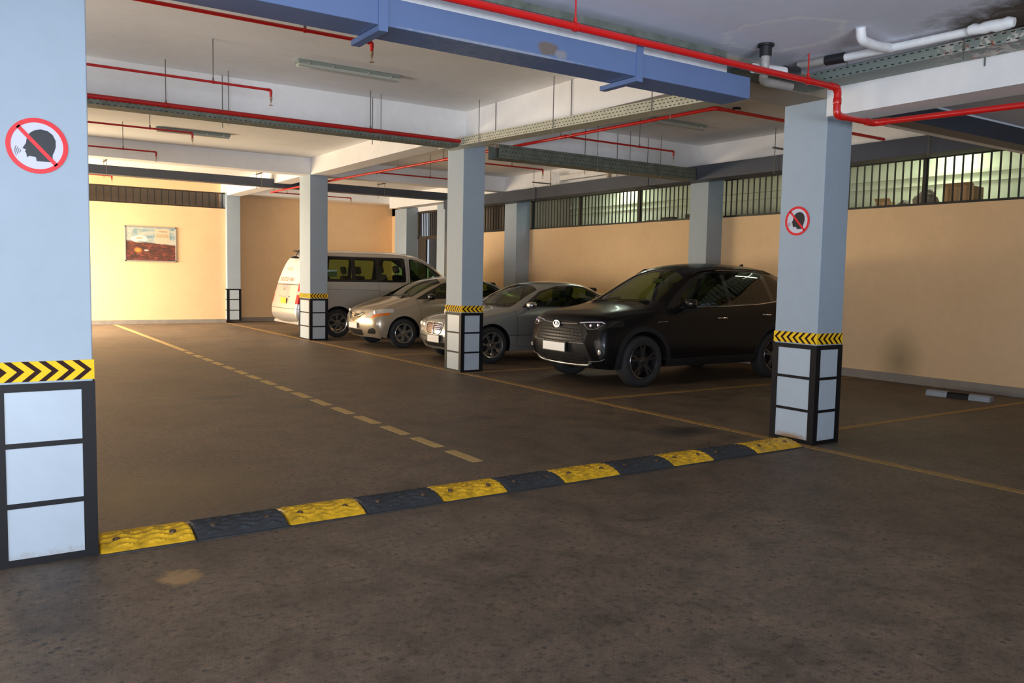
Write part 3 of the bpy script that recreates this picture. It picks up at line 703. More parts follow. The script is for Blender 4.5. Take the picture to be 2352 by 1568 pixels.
def art():
    m = bpy.data.materials.new('poster_print'); m.use_nodes = True; nt = m.node_tree; b = nt.nodes['Principled BSDF']; tc = nt.nodes.new('ShaderNodeTexCoord'); P = tc.outputs['Object']
    st = nt.nodes.new('ShaderNodeMapping'); st.inputs['Scale'].default_value = (1, 1, 2.3); nt.links.new(P, st.inputs['Vector'])
    n1 = noise(nt, st.outputs['Vector'], 3.2, 4); n2 = noise(nt, st.outputs['Vector'], 5.5, 5, .6, .6)
    sky = ramp(nt, n1, [(.40, (.22, .34, .38, 1)), (.52, (.46, .50, .44, 1)), (.62, (.60, .56, .46, 1))])
    land = ramp(nt, n2, [(.35, (.07, .04, .032, 1)), (.5, (.14, .05, .035, 1)), (.60, (.26, .07, .05, 1)), (.72, (.32, .19, .14, 1))])
    sp = nt.nodes.new('ShaderNodeSeparateXYZ'); nt.links.new(P, sp.inputs[0])
    ad = nt.nodes.new('ShaderNodeMath'); ad.operation = 'MULTIPLY_ADD'; ad.inputs[1].default_value = .08; nt.links.new(sp.outputs['X'], ad.inputs[0]); nt.links.new(sp.outputs['Z'], ad.inputs[2])
    mr = nt.nodes.new('ShaderNodeMapRange'); mr.inputs['From Min'].default_value = .02; mr.inputs['From Max'].default_value = .05; nt.links.new(ad.outputs[0], mr.inputs['Value'])
    c = mixc(nt, mr.outputs[0], land, sky)
    cb = nt.nodes.new('ShaderNodeCombineXYZ'); nt.links.new(sp.outputs['X'], cb.inputs[0]); nt.links.new(sp.outputs['Z'], cb.inputs[1]); V = cb.outputs[0]
    c = mixc(nt, spot_mask(nt, V, -.30, .13, .22, .10, .15), c, (.84, .78, .68, 1))
    c = mixc(nt, spot_mask(nt, V, -.29, .155, .12, .035, .5), c, (.70, .42, .26, 1))
    c = mixc(nt, spot_mask(nt, V, -.26, .065, .13, .022, .5), c, (.30, .36, .36, 1))
    c = mixc(nt, spot_mask(nt, V, -.33, -.17, .12, .08, .7), c, (.85, .32, .06, 1))
    c = mixc(nt, spot_mask(nt, V, -.12, -.17, .08, .03, .6), c, (.80, .60, .48, 1))
    nt.links.new(c, b.inputs['Base Color']); b.inputs['Roughness'].default_value = .4
    return m
bm = new_bm(); box(bm, -W+.028, W-.028, -.0235, -.0205, -H+.028, H-.028); obj('print', bm, art(), t)
bm = new_bm(); box(bm, .10, .48, -.0245, -.0236, .02, .42); pn = obj('text_panel', bm, mat('text_panel_cream', (.60, .53, .38), .5), t)
bm = new_bm()
for z, a, b_ in ((.345, .22, .42), (.255, .14, .28), (.255, .31, .44), (.205, .13, .46)):
    x = a
    while x < b_:
        w = .012+.016*random.random(); box(bm, x, x+w, -.0252, -.0246, z-.011, z+.013); x += w+.007
obj('illegible_print_lines', bm, mat('ochre_ink', (.46, .24, .07), .5), pn)

# ---------------------------------------------------------------- wheel stop in the empty bay
t = thing('wheel_stop', 'grey and black concrete wheel stop on the floor of the empty bay', 'wheel stop', (11.0, 5.75, 0), .12)
GREY = mat('wheel_stop_grey_paint', (.33, .37, .42), .6, nscale=12, namp=.15)
prof = [(-.07, 0), (-.06, .055), (-.035, .075), (.035, .075), (.06, .055), (.07, 0)]
for a, b_, m, nm in ((-.40, -.14, GREY, 'grey_end'), (-.14, .13, BLACKP, 'black_middle'), (.13, .40, GREY, 'grey_end')):
    bm = new_bm(); prism(bm, [(x, a+.0005, z) for x, z in prof], (0, b_-a-.001, 0)); obj(nm, bm, m, t)
# ---------------------------------------------------------------- cars
def glassm(name, tint, refl_rough=.02):
    m = bpy.data.materials.new(name); m.use_nodes = True; nt = m.node_tree; nt.nodes.remove(nt.nodes['Principled BSDF'])
    tr = nt.nodes.new('ShaderNodeBsdfTransparent'); tr.inputs['Color'].default_value = (*tint, 1)
    gl = nt.nodes.new('ShaderNodeBsdfGlossy'); gl.inputs['Roughness'].default_value = refl_rough; gl.inputs['Color'].default_value = (1, 1, 1, 1)
    fr = nt.nodes.new('ShaderNodeFresnel'); fr.inputs['IOR'].default_value = 1.5
    geo = nt.nodes.new('ShaderNodeNewGeometry')
    mx = nt.nodes.new('ShaderNodeMixShader'); nt.links.new(fr.outputs[0], mx.inputs['Fac']); nt.links.new(tr.outputs[0], mx.inputs[1]); nt.links.new(gl.outputs[0], mx.inputs[2])
    m2 = nt.nodes.new('ShaderNodeMixShader'); nt.links.new(geo.outputs['Backfacing'], m2.inputs['Fac']); nt.links.new(mx.outputs[0], m2.inputs[1]); nt.links.new(tr.outputs[0], m2.inputs[2])
    nt.links.new(m2.outputs[0], nt.nodes['Material Output'].inputs['Surface']); return m
GLASS = glassm('green_tinted_car_glass', (.36, .46, .25))
GLASSD = glassm('privacy_car_glass', (.10, .12, .09))
LENS = glassm('clear_headlamp_lens', (.85, .87, .88))
def paint(name, col, metal, rough, coat=1.): return mat(name, col, rough, metal=metal, coat=coat, spec=.5 if coat > .5 else .2, back=(.02, .02, .02), nscale=900, namp=.06, detail=1)
CHROME = mat('bright_chrome', (.85, .85, .86), .10, metal=1)
CHROMEV = mat('violet_tinted_chrome', (.62, .52, .85), .14, metal=1)
SILV = mat('satin_silver_trim', (.60, .60, .60), .28, metal=.9)
RUB = mat('tyre_rubber', (.018, .018, .019), .75, nscale=30, namp=.2)
RIMS = mat('silver_alloy_wheel', (.50, .49, .47), .22, metal=.9)
RIMD = mat('dark_alloy_wheel', (.13, .13, .14), .2, metal=.9)
BKT = mat('black_car_trim', (.012, .012, .013), .4)
BKG = mat('gloss_black_trim', (.008, .008, .009), .12, coat=.5)
PLAST = mat('grey_black_cladding', (.014, .014, .015), .65, spec=.3)
INT = mat('dark_car_interior', (.030, .028, .025), .8, nscale=20, namp=.1)
INTL = mat('beige_seat_fabric', (.12, .105, .085), .85, nscale=20, namp=.1)
PLW = mat('white_blank_number_plate', (.95, .95, .96), .25, coat=.5)
PLY = mat('yellow_number_plate', (.92, .52, .02), .4)
REDL = mat('red_tail_lamp', (.50, .002, .003), .35, coat=.2, spec=.2)
AMB = mat('amber_indicator', (.85, .20, .02), .15, coat=1)
WHL = mat('white_lamp_lens', (.42, .41, .39), .3, coat=.4)
SEAM = mat('panel_gap', (.006, .006, .006), .9)

def tabf(tab, x):
    if x <= tab[0][0]: return tab[0][1]
    for (a, va), (b, vb) in zip(tab, tab[1:]):
        if x <= b:
            return va+(vb-va)*(x-a)/(b-a)
    return tab[-1][1]
def body_mesh(P):
    xs = P['xs']; N = len(xs); x0, x1 = xs[0], xs[-1]; T = lambda k, x: tabf(P[k], x)
    V = []
    for i, x in enumerate(xs):
        hw, zs, zb = T('hw', x), T('sill', x), T('zb', x); ze, zc, ye = T('ze', x), T('zc', x), T('ye', x)
        pts = [(.93*hw, zs), (.985*hw, zs+.09), (hw, zs+P.get('mid', .45)*(zb-zs)), (P.get('sh', .985)*hw, zs+P.get('shz', .82)*(zb-zs)), (T('yb', x)*hw, zb),
               (ye*hw, ze), (ye*.52*hw, ze+.78*(zc-ze)), (0, zc)]
        wf = max(0, 1-(x-x0)/P['nl'])**1.4; wr = max(0, 1-(x1-x)/P['tl'])**1.4
        row = []
        for r, (y, z) in enumerate(pts):
            q = min(r, 4); k = 1-min(1, (y/(hw*.98)))**2
            dx = wf*(P['nose'][q]-P['nb']*k)+wr*(P['tail'][q]+P['tb']*k)
            row.append(Vector((x+dx, y, z)))
        V.append(row)
    def cap(i, sgn):
        row = V[i]; x = xs[i]; hw = T('hw', x); G = []
        for r in range(5):
            g = [row[r]]
            for c in (5, 6, 7):
                if r == 4: g.append(row[c]); continue
                y = row[c].y/row[4].y*row[r].y; k = 1-min(1, y/(hw*.98))**2
                dx = (P['nose'][r]-P['nb']*k) if sgn < 0 else (P['tail'][r]+P['tb']*k)
                g.append(Vector((x+dx, y, row[r].z)))
            G.append(g)
        return G
    bm = new_bm(); cr = bm.edges.layers.float.new('crease_edge'); cache = {}
    def vt(co, s):
        k = (round(co.x, 5), round(co.y*s, 5), round(co.z, 5))
        if k not in cache: cache[k] = bm.verts.new((co.x, co.y*s, co.z))
        return cache[k]
    for s in (1, -1):
        def quad(a, b, c, d):
            vs = [vt(p, s) for p in (a, b, c, d)]
            if len(set(vs)) < 4: vs = list(dict.fromkeys(vs))
            if len(vs) < 3: return
            try: bm.faces.new(vs if s > 0 else vs[::-1])
            except ValueError: pass
        for i in range(N-1):
            for r in range(7): quad(V[i][r], V[i][r+1], V[i+1][r+1], V[i+1][r])
        for i, sg in ((0, -1), (N-1, 1)):
            G = cap(i, sg)
            for r in range(4):
                for c in range(3): quad(G[r][c], G[r][c+1], G[r+1][c+1], G[r+1][c])
        for r, a, b, w in P.get('crease', ()):
            for i in range(N-1):
                if a <= xs[i] and xs[i+1] <= b:
                    e = bm.edges.get((vt(V[i][r], s), vt(V[i+1][r], s)))
                    if e: e[cr] = w
    bmesh.ops.recalc_face_normals(bm, faces=bm.faces)
    # outward check
    bm.faces.ensure_lookup_table()
    f = max(bm.faces, key=lambda f: f.calc_center_median().z)
    if f.normal.z < 0: bmesh.ops.reverse_faces(bm, faces=bm.faces)
    me = bpy.data.meshes.new('tmp'); bm.to_mesh(me); bm.free()
    o = bpy.data.objects.new('tmp', me); C.objects.link(o); md = o.modifiers.new('s', 'SUBSURF'); md.levels = 3; md.render_levels = 3; md.use_limit_surface = False
    dg = bpy.context.evaluated_depsgraph_get(); m2 = bpy.data.meshes.new_from_object(o.evaluated_get(dg))
    bm = new_bm(); bm.from_mesh(m2); bpy.data.objects.remove(o); bpy.data.meshes.remove(me); bpy.data.meshes.remove(m2)
    bm.faces.layers.int.new('pid'); return bm

AX = {'xz': (0, 2), 'yz': (1, 2), 'xy': (0, 1)}
def cookie(bm, pts, ax, filt, pid, over=None):
    """give the surface inside an outline its own part id, cutting the faces exactly along the outline"""
    lay = bm.faces.layers.int['pid']; u, v = AX[ax]
    area = sum(a[0]*b[1]-b[0]*a[1] for a, b in zip(pts, pts[1:]+pts[:1]))
    if area < 0: pts = pts[::-1]
    n = len(pts); convex = all((pts[(i+1) % n][0]-pts[i][0])*(pts[(i+2) % n][1]-pts[(i+1) % n][1])-(pts[(i+1) % n][1]-pts[i][1])*(pts[(i+2) % n][0]-pts[(i+1) % n][0]) > -1e-7 for i in range(n))
    if not convex:
        for tri in tessellate_polygon([[Vector((a, b, 0)) for a, b in pts]]): cookie(bm, [pts[i] for i in tri], ax, filt, pid, over)
        return
    u0, u1 = min(p[0] for p in pts), max(p[0] for p in pts); v0, v1 = min(p[1] for p in pts), max(p[1] for p in pts)
    S = []
    for f in bm.faces:
        cs = [w.co for w in f.verts]
        if max(c[u] for c in cs) < u0 or min(c[u] for c in cs) > u1 or max(c[v] for c in cs) < v0 or min(c[v] for c in cs) > v1: continue
        if over is not None and f[lay] not in over: continue
        if filt(f.calc_center_median(), f.normal): S.append(f)
    for i in range(n):
        if not S: return
        a, b = pts[i], pts[(i+1) % n]; du, dv = b[0]-a[0], b[1]-a[1]; L = math.hypot(du, dv)
        if L < 1e-7: continue
        no = [0, 0, 0]; no[u] = dv/L; no[v] = -du/L; no = Vector(no); co = [0, 0, 0]; co[u] = a[0]; co[v] = a[1]; co = Vector(co)
        g = list({x for f in S for x in (*f.verts, *f.edges)})+S
        r = bmesh.ops.bisect_plane(bm, geom=g, plane_co=co, plane_no=no, dist=1e-5)
        S = [f for f in {x for x in r['geom'] if isinstance(x, bmesh.types.BMFace)} if (f.calc_center_median()-co).dot(no) < 0]
    for f in S: f[lay] = pid
def rnd(pts, r, n=3):
    out = []; P = [Vector((*p, 0)) for p in pts]; m = len(P)
    for i in range(m):
        a, b, c = P[i-1], P[i], P[(i+1) % m]; d0 = a-b; d1 = c-b; q = min(r, d0.length*.45, d1.length*.45); d0.normalize(); d1.normalize()
        for k in range(n+1):
            t = k/n; w = (b+d0*q)*(1-t)**2+b*2*t*(1-t)+(b+d1*q)*t*t; out.append((w.x, w.y))
    return out
def arch(cx, cz, R, bot):
    return [(cx+R*math.cos(a), cz+R*math.sin(a)) for a in [PI*k/18 for k in range(19)]]+[(cx-R, bot), (cx+R, bot)]
SIDE = lambda c, n: abs(n.y) > .25
def side(s): return lambda c, n: n.y*s > .25
FRONT = lambda c, n: n.x < -.12
REAR = lambda c, n: n.x > .15
def thin(p, q, w=.004):
    d = Vector((q[0]-p[0], q[1]-p[1])).normalized(); n = Vector((-d.y, d.x))*w/2
    return [(p[0]+n.x, p[1]+n.y), (q[0]+n.x, q[1]+n.y), (q[0]-n.x, q[1]-n.y), (p[0]-n.x, p[1]-n.y)]
class Car:
    def __init__(s, P, name, label, cat, loc, rz=0):
        s.P = P; s.t = thing(name, label, cat, loc, rz); s.bm = body_mesh(P); s.parts = {}; s.k = 0
    def part(s, name, m, pid=None, label=None):
        s.k += 1; s.parts[s.k] = (name, m, label); return s.k
    def cut(s, pts, ax, filt, name=None, m=None, pid=None, label=None, over=None):
        if pid is None: pid = s.part(name, m, label=label)
        cookie(s.bm, pts, ax, filt, pid, over); return pid
    def trim(s, pid, x0, x1, back=0):
        cookie(s.bm, [(x0, -2), (x1, -2), (x1, 2), (x0, 2)], 'xy', lambda c, n: True, back, (pid,))
    def seam(s, path, ax='xz', filt=SIDE, w=.006):
        if not hasattr(s, 'sm'): s.sm = s.part('panel_gaps', SEAM)
        for a, b in zip(path, path[1:]): cookie(s.bm, thin(a, b, w), ax, filt, s.sm, (0,))
    def finish(s, bodym, bodyname='body'):
        bm = s.bm; lay = bm.faces.layers.int['pid']; bm.normal_update()
        s.bvh = BVHTree.FromBMesh(bm)
        # keep smooth normals of the uncut surface for every piece
        bm.verts.ensure_lookup_table()
        dele = [f for f in bm.faces if f[lay] == 999]
        N = {v.index: v.normal.copy() for v in bm.verts}
        for pid in [0]+list(s.parts):
            fs = [f for f in bm.faces if f[lay] == pid]
            if not fs: continue
            ids = {}; co = []; no = []; F = []
            for f in fs:
                q = []
                for v in f.verts:
                    if v.index not in ids: ids[v.index] = len(co); co.append(v.co[:]); no.append(N[v.index][:])
                    q.append(ids[v.index])
                F.append(q)
            name, m, lab = (bodyname, bodym, None) if pid == 0 else s.parts[pid]
            me = bpy.data.meshes.new(name); me.from_pydata(co, [], F); me.materials.append(m)
            me.polygons.foreach_set('use_smooth', [True]*len(F)); me.normals_split_custom_set_from_vertices(no)
            o = bpy.data.objects.new(name, me); C.objects.link(o); o.parent = s.t
            if lab: o['label'] = lab
            if pid == 0: s.body = o
        bm.free()
    def fr(s, y, z):      # point on the nose
        h = s.bvh.ray_cast(Vector((-2, y, z)), Vector((1, 0, 0)))[0]; return h if h else Vector((.1, y, z))
    def rr(s, y, z):
        h = s.bvh.ray_cast(Vector((8, y, z)), Vector((-1, 0, 0)))[0]; return h if h else Vector((s.P['xs'][-1], y, z))
    def sd(s, x, z, sg):
        h = s.bvh.ray_cast(Vector((x, 3*sg, z)), Vector((0, -sg, 0)))[0]; return h if h else Vector((x, sg*.85, z))
    def tp(s, x, y):
        h = s.bvh.ray_cast(Vector((x, y, 4)), Vector((0, 0, -1)))[0]; return h if h else Vector((x, y, 1))
    def bar(s, name, pts, r, m, fn=None, off=0., parent=None, seg=8, flat=None):
        bm = new_bm(); Q = []
        for i, (a, b) in enumerate(pts): Q.append((fn or s.fr)(a, b)-Vector((off, 0, 0)))
        tube(bm, Q, r, seg); return obj(name, bm, m, parent or s.t, smooth=50)
    def plate(s, y0, y1, z0, z1, m, front=True, off=.02, frame=True):
        fn = s.fr if front else s.rr; zc = (z0+z1)/2; xx = (min if front else max)(fn(y, zc).x for y in (y0, y1, 0)); sg = -1 if front else 1
        x = xx+sg*off; bm = new_bm(); a, b = sorted((x, x+sg*.004)); box(bm, a, b, y0, y1, z0, z1, .001); p = obj('number_plate', bm, m, s.t)
        if frame: bm = new_bm(); a, b = sorted((x-sg*.02, x-sg*.0005)); box(bm, a, b, y0-.012, y1+.012, z0-.012, z1+.012, .002); obj('plate_holder', bm, BKT, p)
    def wheel(s, x, sg, R, rim, w, y, style, m=RIMS):
        """tyre as part, alloy as sub-part; y = outer face"""
        base = Matrix.Translation((x, sg*(y-w/2), R)) @ Matrix.Rotation(-sg*PI/2, 4, 'X')   # local Z outward
        h = w/2; bm = new_bm()
        lathe(bm, [(rim, h*.82), (rim+.012, h*.93), (rim+(R-rim)*.45, h), (R-.03, h*.93), (R-.006, h*.72), (R, h*.3), (R, -h*.3), (R-.006, -h*.72), (R-.03, -h*.93), (rim+.02, -h*.9), (rim, -h*.8)], 56, base)
        for k in range(56):      # tread grooves
            pass
        ty = obj('wheel', bm, RUB, s.t, smooth=50)
        bm = new_bm()
        lathe(bm, [(rim+.012, h*.90), (rim+.004, h*.96), (rim-.012, h*.90), (rim-.022, h*.6), (rim-.03, -h*.5), (rim-.01, -h*.85)], 48, base)
        face = h*.80; n, kind = style
        def rad(a0, r0, w0, a1, r1, w1, z0=None, z1=None):
            p = []
            for (a, r, ww, z) in ((a0, r0, w0, face if z0 is None else z0), (a1, r1, w1, face if z1 is None else z1)):
                d = Vector((math.cos(a), math.sin(a), 0)); t_ = Vector((-d.y, d.x, 0)); p.append((d*r+t_*ww, d*r-t_*ww, z))
            th = .022
            q = [Vector((v.x, v.y, z)) for (A, B, z) in p for v in (A, B)]
            lo = [v-Vector((0, 0, th)) for v in q]
            vs = [bm.verts.new(base @ v) for v in q+lo]
            for f in ((0, 1, 3, 2), (4, 6, 7, 5), (0, 2, 6, 4), (1, 5, 7, 3), (0, 4, 5, 1), (2, 3, 7, 6)): bm.faces.new([vs[i] for i in f])
        for k in range(n):
            a = 2*PI*k/n+.35
            if kind == 'twin':
                for d in (-.16, .16): rad(a+d*.25, rim*.22, .018, a+d, rim*.99, .016, face-.005, face)
                rad(a, rim*.2, .04, a, rim*.45, .02, face-.004, face-.004)
            elif kind == 'star': rad(a, rim*.16, .030, a, rim*.6, .014, face-.012, face-.004); rad(a, rim*.58, .014, a, rim*1.0, .040, face-.004, face)
            elif kind == 'web': rad(a, rim*.25, .020, a, rim*.70, .016, face-.006, face-.002); rad(a, rim*.66, .016, a-.17, rim*.98, .016, face-.002, face); rad(a, rim*.66, .016, a+.17, rim*.98, .016, face-.002, face)
            else: rad(a, rim*.2, .034, a, rim*.99, .026, face-.006, face)
        lathe(bm, [(.0001, face+.006), (.030, face+.004), (.036, face-.004), (.075, face-.006), (.085, face-.03)], 24, base)
        rim_o = obj('alloy_rim', bm, m, ty, smooth=35)
        bm = new_bm(); lathe(bm, [(.0001, face-.075), (rim*.7, face-.075), (rim*.7, face-.09), (.0001, face-.09)], 32, base); obj('brake_disc', bm, BKT, ty)
        bm = new_bm(); lathe(bm, [(.0001, face+.0085), (.024, face+.0065)], 18, base); obj('hub_badge', bm, BKG if m is RIMD else CHROME, rim_o)
        # wheel housing
        return ty
    def housing(s, x, R, y):
        for sg in (-1, 1):
            bm = new_bm(); ring = []
            for k in range(19):
                a = PI*k/18
                ring.append([bm.verts.new((x+R*math.cos(a), sg*yy, s.zc+R*math.sin(a))) for yy in (y, y-.36)])
            for A, B in zip(ring, ring[1:]): bm.faces.new((A[0], A[1], B[1], B[0]))
            bm.faces.new([r[1] for r in ring])
            obj('wheel_housing', bm, BKT, s.t)
    def mirror(s, x, z, y, m, sg, w=.20, h=.14):
        bm = new_bm(); bmesh.ops.create_icosphere(bm, subdivisions=3, radius=1)
        for v in bm.verts:
            c = v.co; e = .75
            c.x = math.copysign(abs(c.x)**.8, c.x)*.075+ (.02 if c.x > 0 else 0); c.y = math.copysign(abs(c.y)**.75, c.y)*w/2; c.z = math.copysign(abs(c.z)**.75, c.z)*h/2
            if c.x > .055: c.x = .055
            v.co = Vector((x+c.x, sg*(y+w/2)+c.y, z+c.z))
        mo = obj('door_mirror', bm, m, s.t, smooth=60)
        bm = new_bm(); box(bm, x+.0555, x+.0575, sg*(y+w/2)-w*.38, sg*(y+w/2)+w*.38, z-h*.34, z+h*.34, .001); obj('mirror_glass', bm, CHROME, mo)
        bm = new_bm(); tube(bm, [(x+.03, sg*(y-.04), z-h*.55), (x+.01, sg*(y+w*.3), z-h*.3)], .02, 8); obj('mirror_stalk', bm, BKT, mo, smooth=50)
    def handle(s, x, z, m, L=.19, sg=-1):
        a = s.sd(x-L/2, z, sg); b = s.sd(x, z, sg); c = s.sd(x+L/2, z, sg); o = Vector((0, sg*.024, 0)); o2 = Vector((0, sg*.004, 0))
        bm = new_bm(); tube(bm, [a+o2, a+(b-a)*.22+o, b+o, c+(b-c)*.22+o, c+o2], .012, 8, rs=[.010, .013, .014, .013, .010]); obj('door_handle', bm, m, s.t, smooth=60)
    def seat(s, x, y, z, m=INT, w=.48, back=.62, tilt=.22, parent=None):
        bm = new_bm(); box(bm, -.25, .25, -w/2, w/2, -.10, .04, .04); bmesh.ops.translate(bm, vec=(x, y, z), verts=bm.verts)
        st = obj('seat', bm, m, s.t, smooth=40)
        bm = new_bm(); box(bm, -.055, .055, -w/2+.01, w/2-.01, 0, back, .04); bmesh.ops.transform(bm, matrix=Matrix.Translation((x+.24, y, z)) @ Matrix.Rotation(tilt, 4, 'Y'), verts=bm.verts); obj('seat_back', bm, m, st, smooth=40)
        bm = new_bm(); M_ = Matrix.Translation((x+.24, y, z)) @ Matrix.Rotation(tilt, 4, 'Y')
        box(bm, -.045, .045, -w*.27, w*.27, back+.05, back+.23, .04)
        for q in (-.06, .06): tube(bm, [(0, q, back-.02), (0, q, back+.07)], .007, 6)
        bmesh.ops.transform(bm, matrix=M_, verts=bm.verts); obj('headrest', bm, m, st, smooth=40)
    def interior(s, xd, zf, hw, xr, zd, seats):
        bm = new_bm(); box(bm, xd, xr, -hw, hw, zf-.03, zf); obj('cabin_floor', bm, INT, s.t)
        bm = new_bm(); prism(bm, [(xd-.25, -hw+.06, zd-.35), (xd-.25, -hw+.06, zd-.03), (xd+.18, -hw+.06, zd), (xd+.28, -hw+.06, zd-.09), (xd+.2, -hw+.06, zd-.35)], (0, 2*hw-.12, 0)); obj('dashboard', bm, INT, s.t)
        for (x, y, z) in seats: s.seat(x, y, z)
    def steering(s, x, y, z):
        bm = new_bm(); M_ = Matrix.Translation((x, y, z)) @ Matrix.Rotation(-1.15, 4, 'Y')
        ellipse_ring(bm, M_, .185, .185, .022, .022, 32); box_ = [(-.18, -.02, 0), (.18, -.02, 0), (.18, .02, 0), (-.18, .02, 0)]
        prism(bm, [M_ @ Vector(p) for p in [(p[1], p[0], 0) for p in box_]], M_.to_3x3() @ Vector((0, 0, .02))); obj('steering_wheel', bm, BKT, s.t, smooth=40)
    def under(s, x0, x1, hw, z):
        bm = new_bm(); box(bm, x0, x1, -hw, hw, z, z+.03); obj('underbody', bm, BKT, s.t)
    def wiper(s, pts, off=.015):
        Q = [s.tp(a, b)+Vector((0, 0, off)) for a, b in pts]; bm = new_bm(); tube(bm, Q, .008, 6); obj('wiper', bm, BKT, s.t)

# ======================= dark suv
def build_suv():
    P = dict(xs=[.26, .42, .66, .92, 1.14, 1.34, 1.54, 1.76, 1.98, 2.2, 2.5, 2.9, 3.3, 3.65, 3.95, 4.16, 4.34],
        hw=[(.2, .86), (.42, .90), (.9, .925), (3.6, .925), (4.1, .90), (4.4, .84)],
        sill=[(0, .27), (.5, .25), (1.3, .27), (3.3, .27), (4.4, .36)],
        zb=[(.2, .925), (.5, .97), (.92, 1.02), (1.3, 1.055), (2.5, 1.08), (3.6, 1.135), (4.1, 1.14), (4.4, 1.10)],
        yb=[(.2, .90), (.9, .93), (1.3, .955), (3.6, .95), (4.4, .93)],
        ze=[(.2, .965), (.42, 1.015), (.92, 1.075), (1.2, 1.11), (1.34, 1.18), (1.76, 1.44), (1.98, 1.555), (2.2, 1.63), (2.6, 1.675), (3.2, 1.68), (3.65, 1.65), (3.95, 1.605), (4.16, 1.51), (4.34, 1.27), (4.4, 1.2)],
        ye=[(.2, .74), (.9, .76), (1.2, .86), (1.5, .80), (1.98, .715), (2.3, .675), (3.6, .665), (4.16, .68), (4.4, .78)],
        zc=[(.2, .975), (.42, 1.035), (.92, 1.11), (1.05, 1.125), (1.14, 1.17), (1.34, 1.30), (1.76, 1.53), (1.98, 1.645), (2.2, 1.715), (2.6, 1.765), (3.2, 1.765), (3.65, 1.735), (3.95, 1.685), (4.16, 1.58), (4.34, 1.30), (4.4, 1.22)],
        nose=[.10, .0, -.05, -.02, .07], tail=[-.02, .05, .07, .06, .0], nb=.17, tb=.12, nl=.55, tl=.5, mid=.42, sh=.975, shz=.80,
        crease=((4, .2, 1.4, .45), (5, .3, 1.4, .35), (5, 1.9, 4, .3), (3, .9, 4.1, .4)))
    PAINT = paint('black_suv_paint', (.005, .005, .006), .05, .28, .18)
    c = Car(P, 'suv', 'black suv with chrome grille bars and white blank plate, parked nose out', 'car', (6.94, 9.345, 0), -.02)
    wx1, wx2, R, AR = .92, 3.61, .36, .415; c.zc = R
    cl = c.part('wheel_arch_cladding', PLAST)
    for x in (wx1, wx2): c.cut(arch(x, R, AR+.07, .1), 'xz', SIDE, pid=cl)
    c.cut([(.9, .0), (3.6, .0), (3.6, .40), (.9, .38)], 'xz', SIDE, pid=cl)
    for x in (wx1, wx2): cookie(c.bm, arch(x, R, AR, .0), 'xz', SIDE, 999)
    # nose
    fb = c.cut([(-.60, .20), (.60, .20), (.66, .40), (.56, .62), (.60, .74), (.50, .895), (-.50, .895), (-.60, .74), (-.56, .62), (-.66, .40)], 'yz', FRONT, 'grille_surround', BKT)
    for sg in (-1, 1):
        c.cut([(sg*a, b) for a, b in rnd([(.44, .895), (.88, .925), (.905, .865), (.80, .80), (.60, .785)], .02)], 'yz', lambda q, n: n.x < -.02 and q.x < .9, 'headlamp', BKG, label='headlamp with bright outline'); c.trim(c.k, .58, 2)
        c.cut([(sg*a, b) for a, b in rnd([(.72, .66), (.80, .66), (.86, .50), (.80, .38), (.755, .50)], .02)], 'yz', lambda q, n: n.x < -.05 and q.x < .7, 'fog_lamp_housing', BKT)
    c.cut([(1.04, -.60), (1.10, -.3), (1.115, 0), (1.10, .3), (1.04, .60), (1.26, .70), (1.93, .565), (1.99, .3), (2.0, 0), (1.99, -.3), (1.93, -.565), (1.26, -.70)], 'xy', lambda q, n: n.z > .3 and q.z > 1.10, 'windscreen', GLASS)
    for sg in (-1, 1):
        f = side(sg); tr = c.cut(rnd([(1.36, 1.095), (1.60, 1.27), (2.02, 1.525), (2.35, 1.625), (3.1, 1.65), (3.7, 1.62), (4.16, 1.42), (4.02, 1.22), (3.4, 1.145), (2.3, 1.105)], .05), 'xz', f, 'window_surround', BKG)
        c.cut(rnd([(1.62, 1.12), (1.70, 1.26), (2.08, 1.50), (2.42, 1.60), (2.58, 1.61), (2.60, 1.135)], .03), 'xz', f, 'front_door_window', GLASS)
        c.cut(rnd([(2.68, 1.14), (2.66, 1.615), (3.1, 1.625), (3.46, 1.61), (3.54, 1.18)], .03), 'xz', f, 'rear_door_window', GLASSD)
        c.cut(rnd([(3.63, 1.19), (3.55, 1.60), (3.72, 1.58), (4.08, 1.40), (3.98, 1.24)], .03), 'xz', f, 'quarter_window', GLASSD)
    c.cut([(3.98, -.50), (3.98, .50), (4.24, .60), (4.24, -.60)], 'xy', lambda q, n: n.x > .2 and q.z > 1.2, 'rear_window', GLASSD)
    c.seam([(1.36, .42), (1.38, .9), (1.30, 1.05)]); c.seam([(2.62, .42), (2.63, 1.10)]); c.seam([(3.28, .80), (3.5, 1.0), (3.55, 1.14)]); c.seam([(1.40, .42), (3.2, .42)])
    c.seam([(.30, .55), (.65, .70), (1.10, .80)], 'xy', lambda q, n: n.z > .5 and q.z < 1.2); c.seam([(.30, -.55), (.65, -.70), (1.10, -.80)], 'xy', lambda q, n: n.z > .5 and q.z < 1.2)
    c.finish(PAINT)
    # grille bars
    gm = mat('dark_chrome_grille', (.30, .28, .27), .22, metal=.9)
    for z, w in ((.80, .46), (.755, .49), (.71, .51), (.665, .53), (.62, .54)):
        bm = new_bm(); n = 14
        for i in range(n):
            y0 = -w+2*w*i/n; y1 = y0+2*w/n*.93; ym = (y0+y1)/2
            a, b, m_ = c.fr(y0, z), c.fr(y1, z), c.fr(ym, z); o = Vector((-.018, 0, 0))
            tube(bm, [a+Vector((-.004, 0, -.004)), m_+o+Vector((0, 0, .006)), b+Vector((-.004, 0, -.004))], .0085, 6)
        obj('grille_bar', bm, gm, c.t, smooth=50)
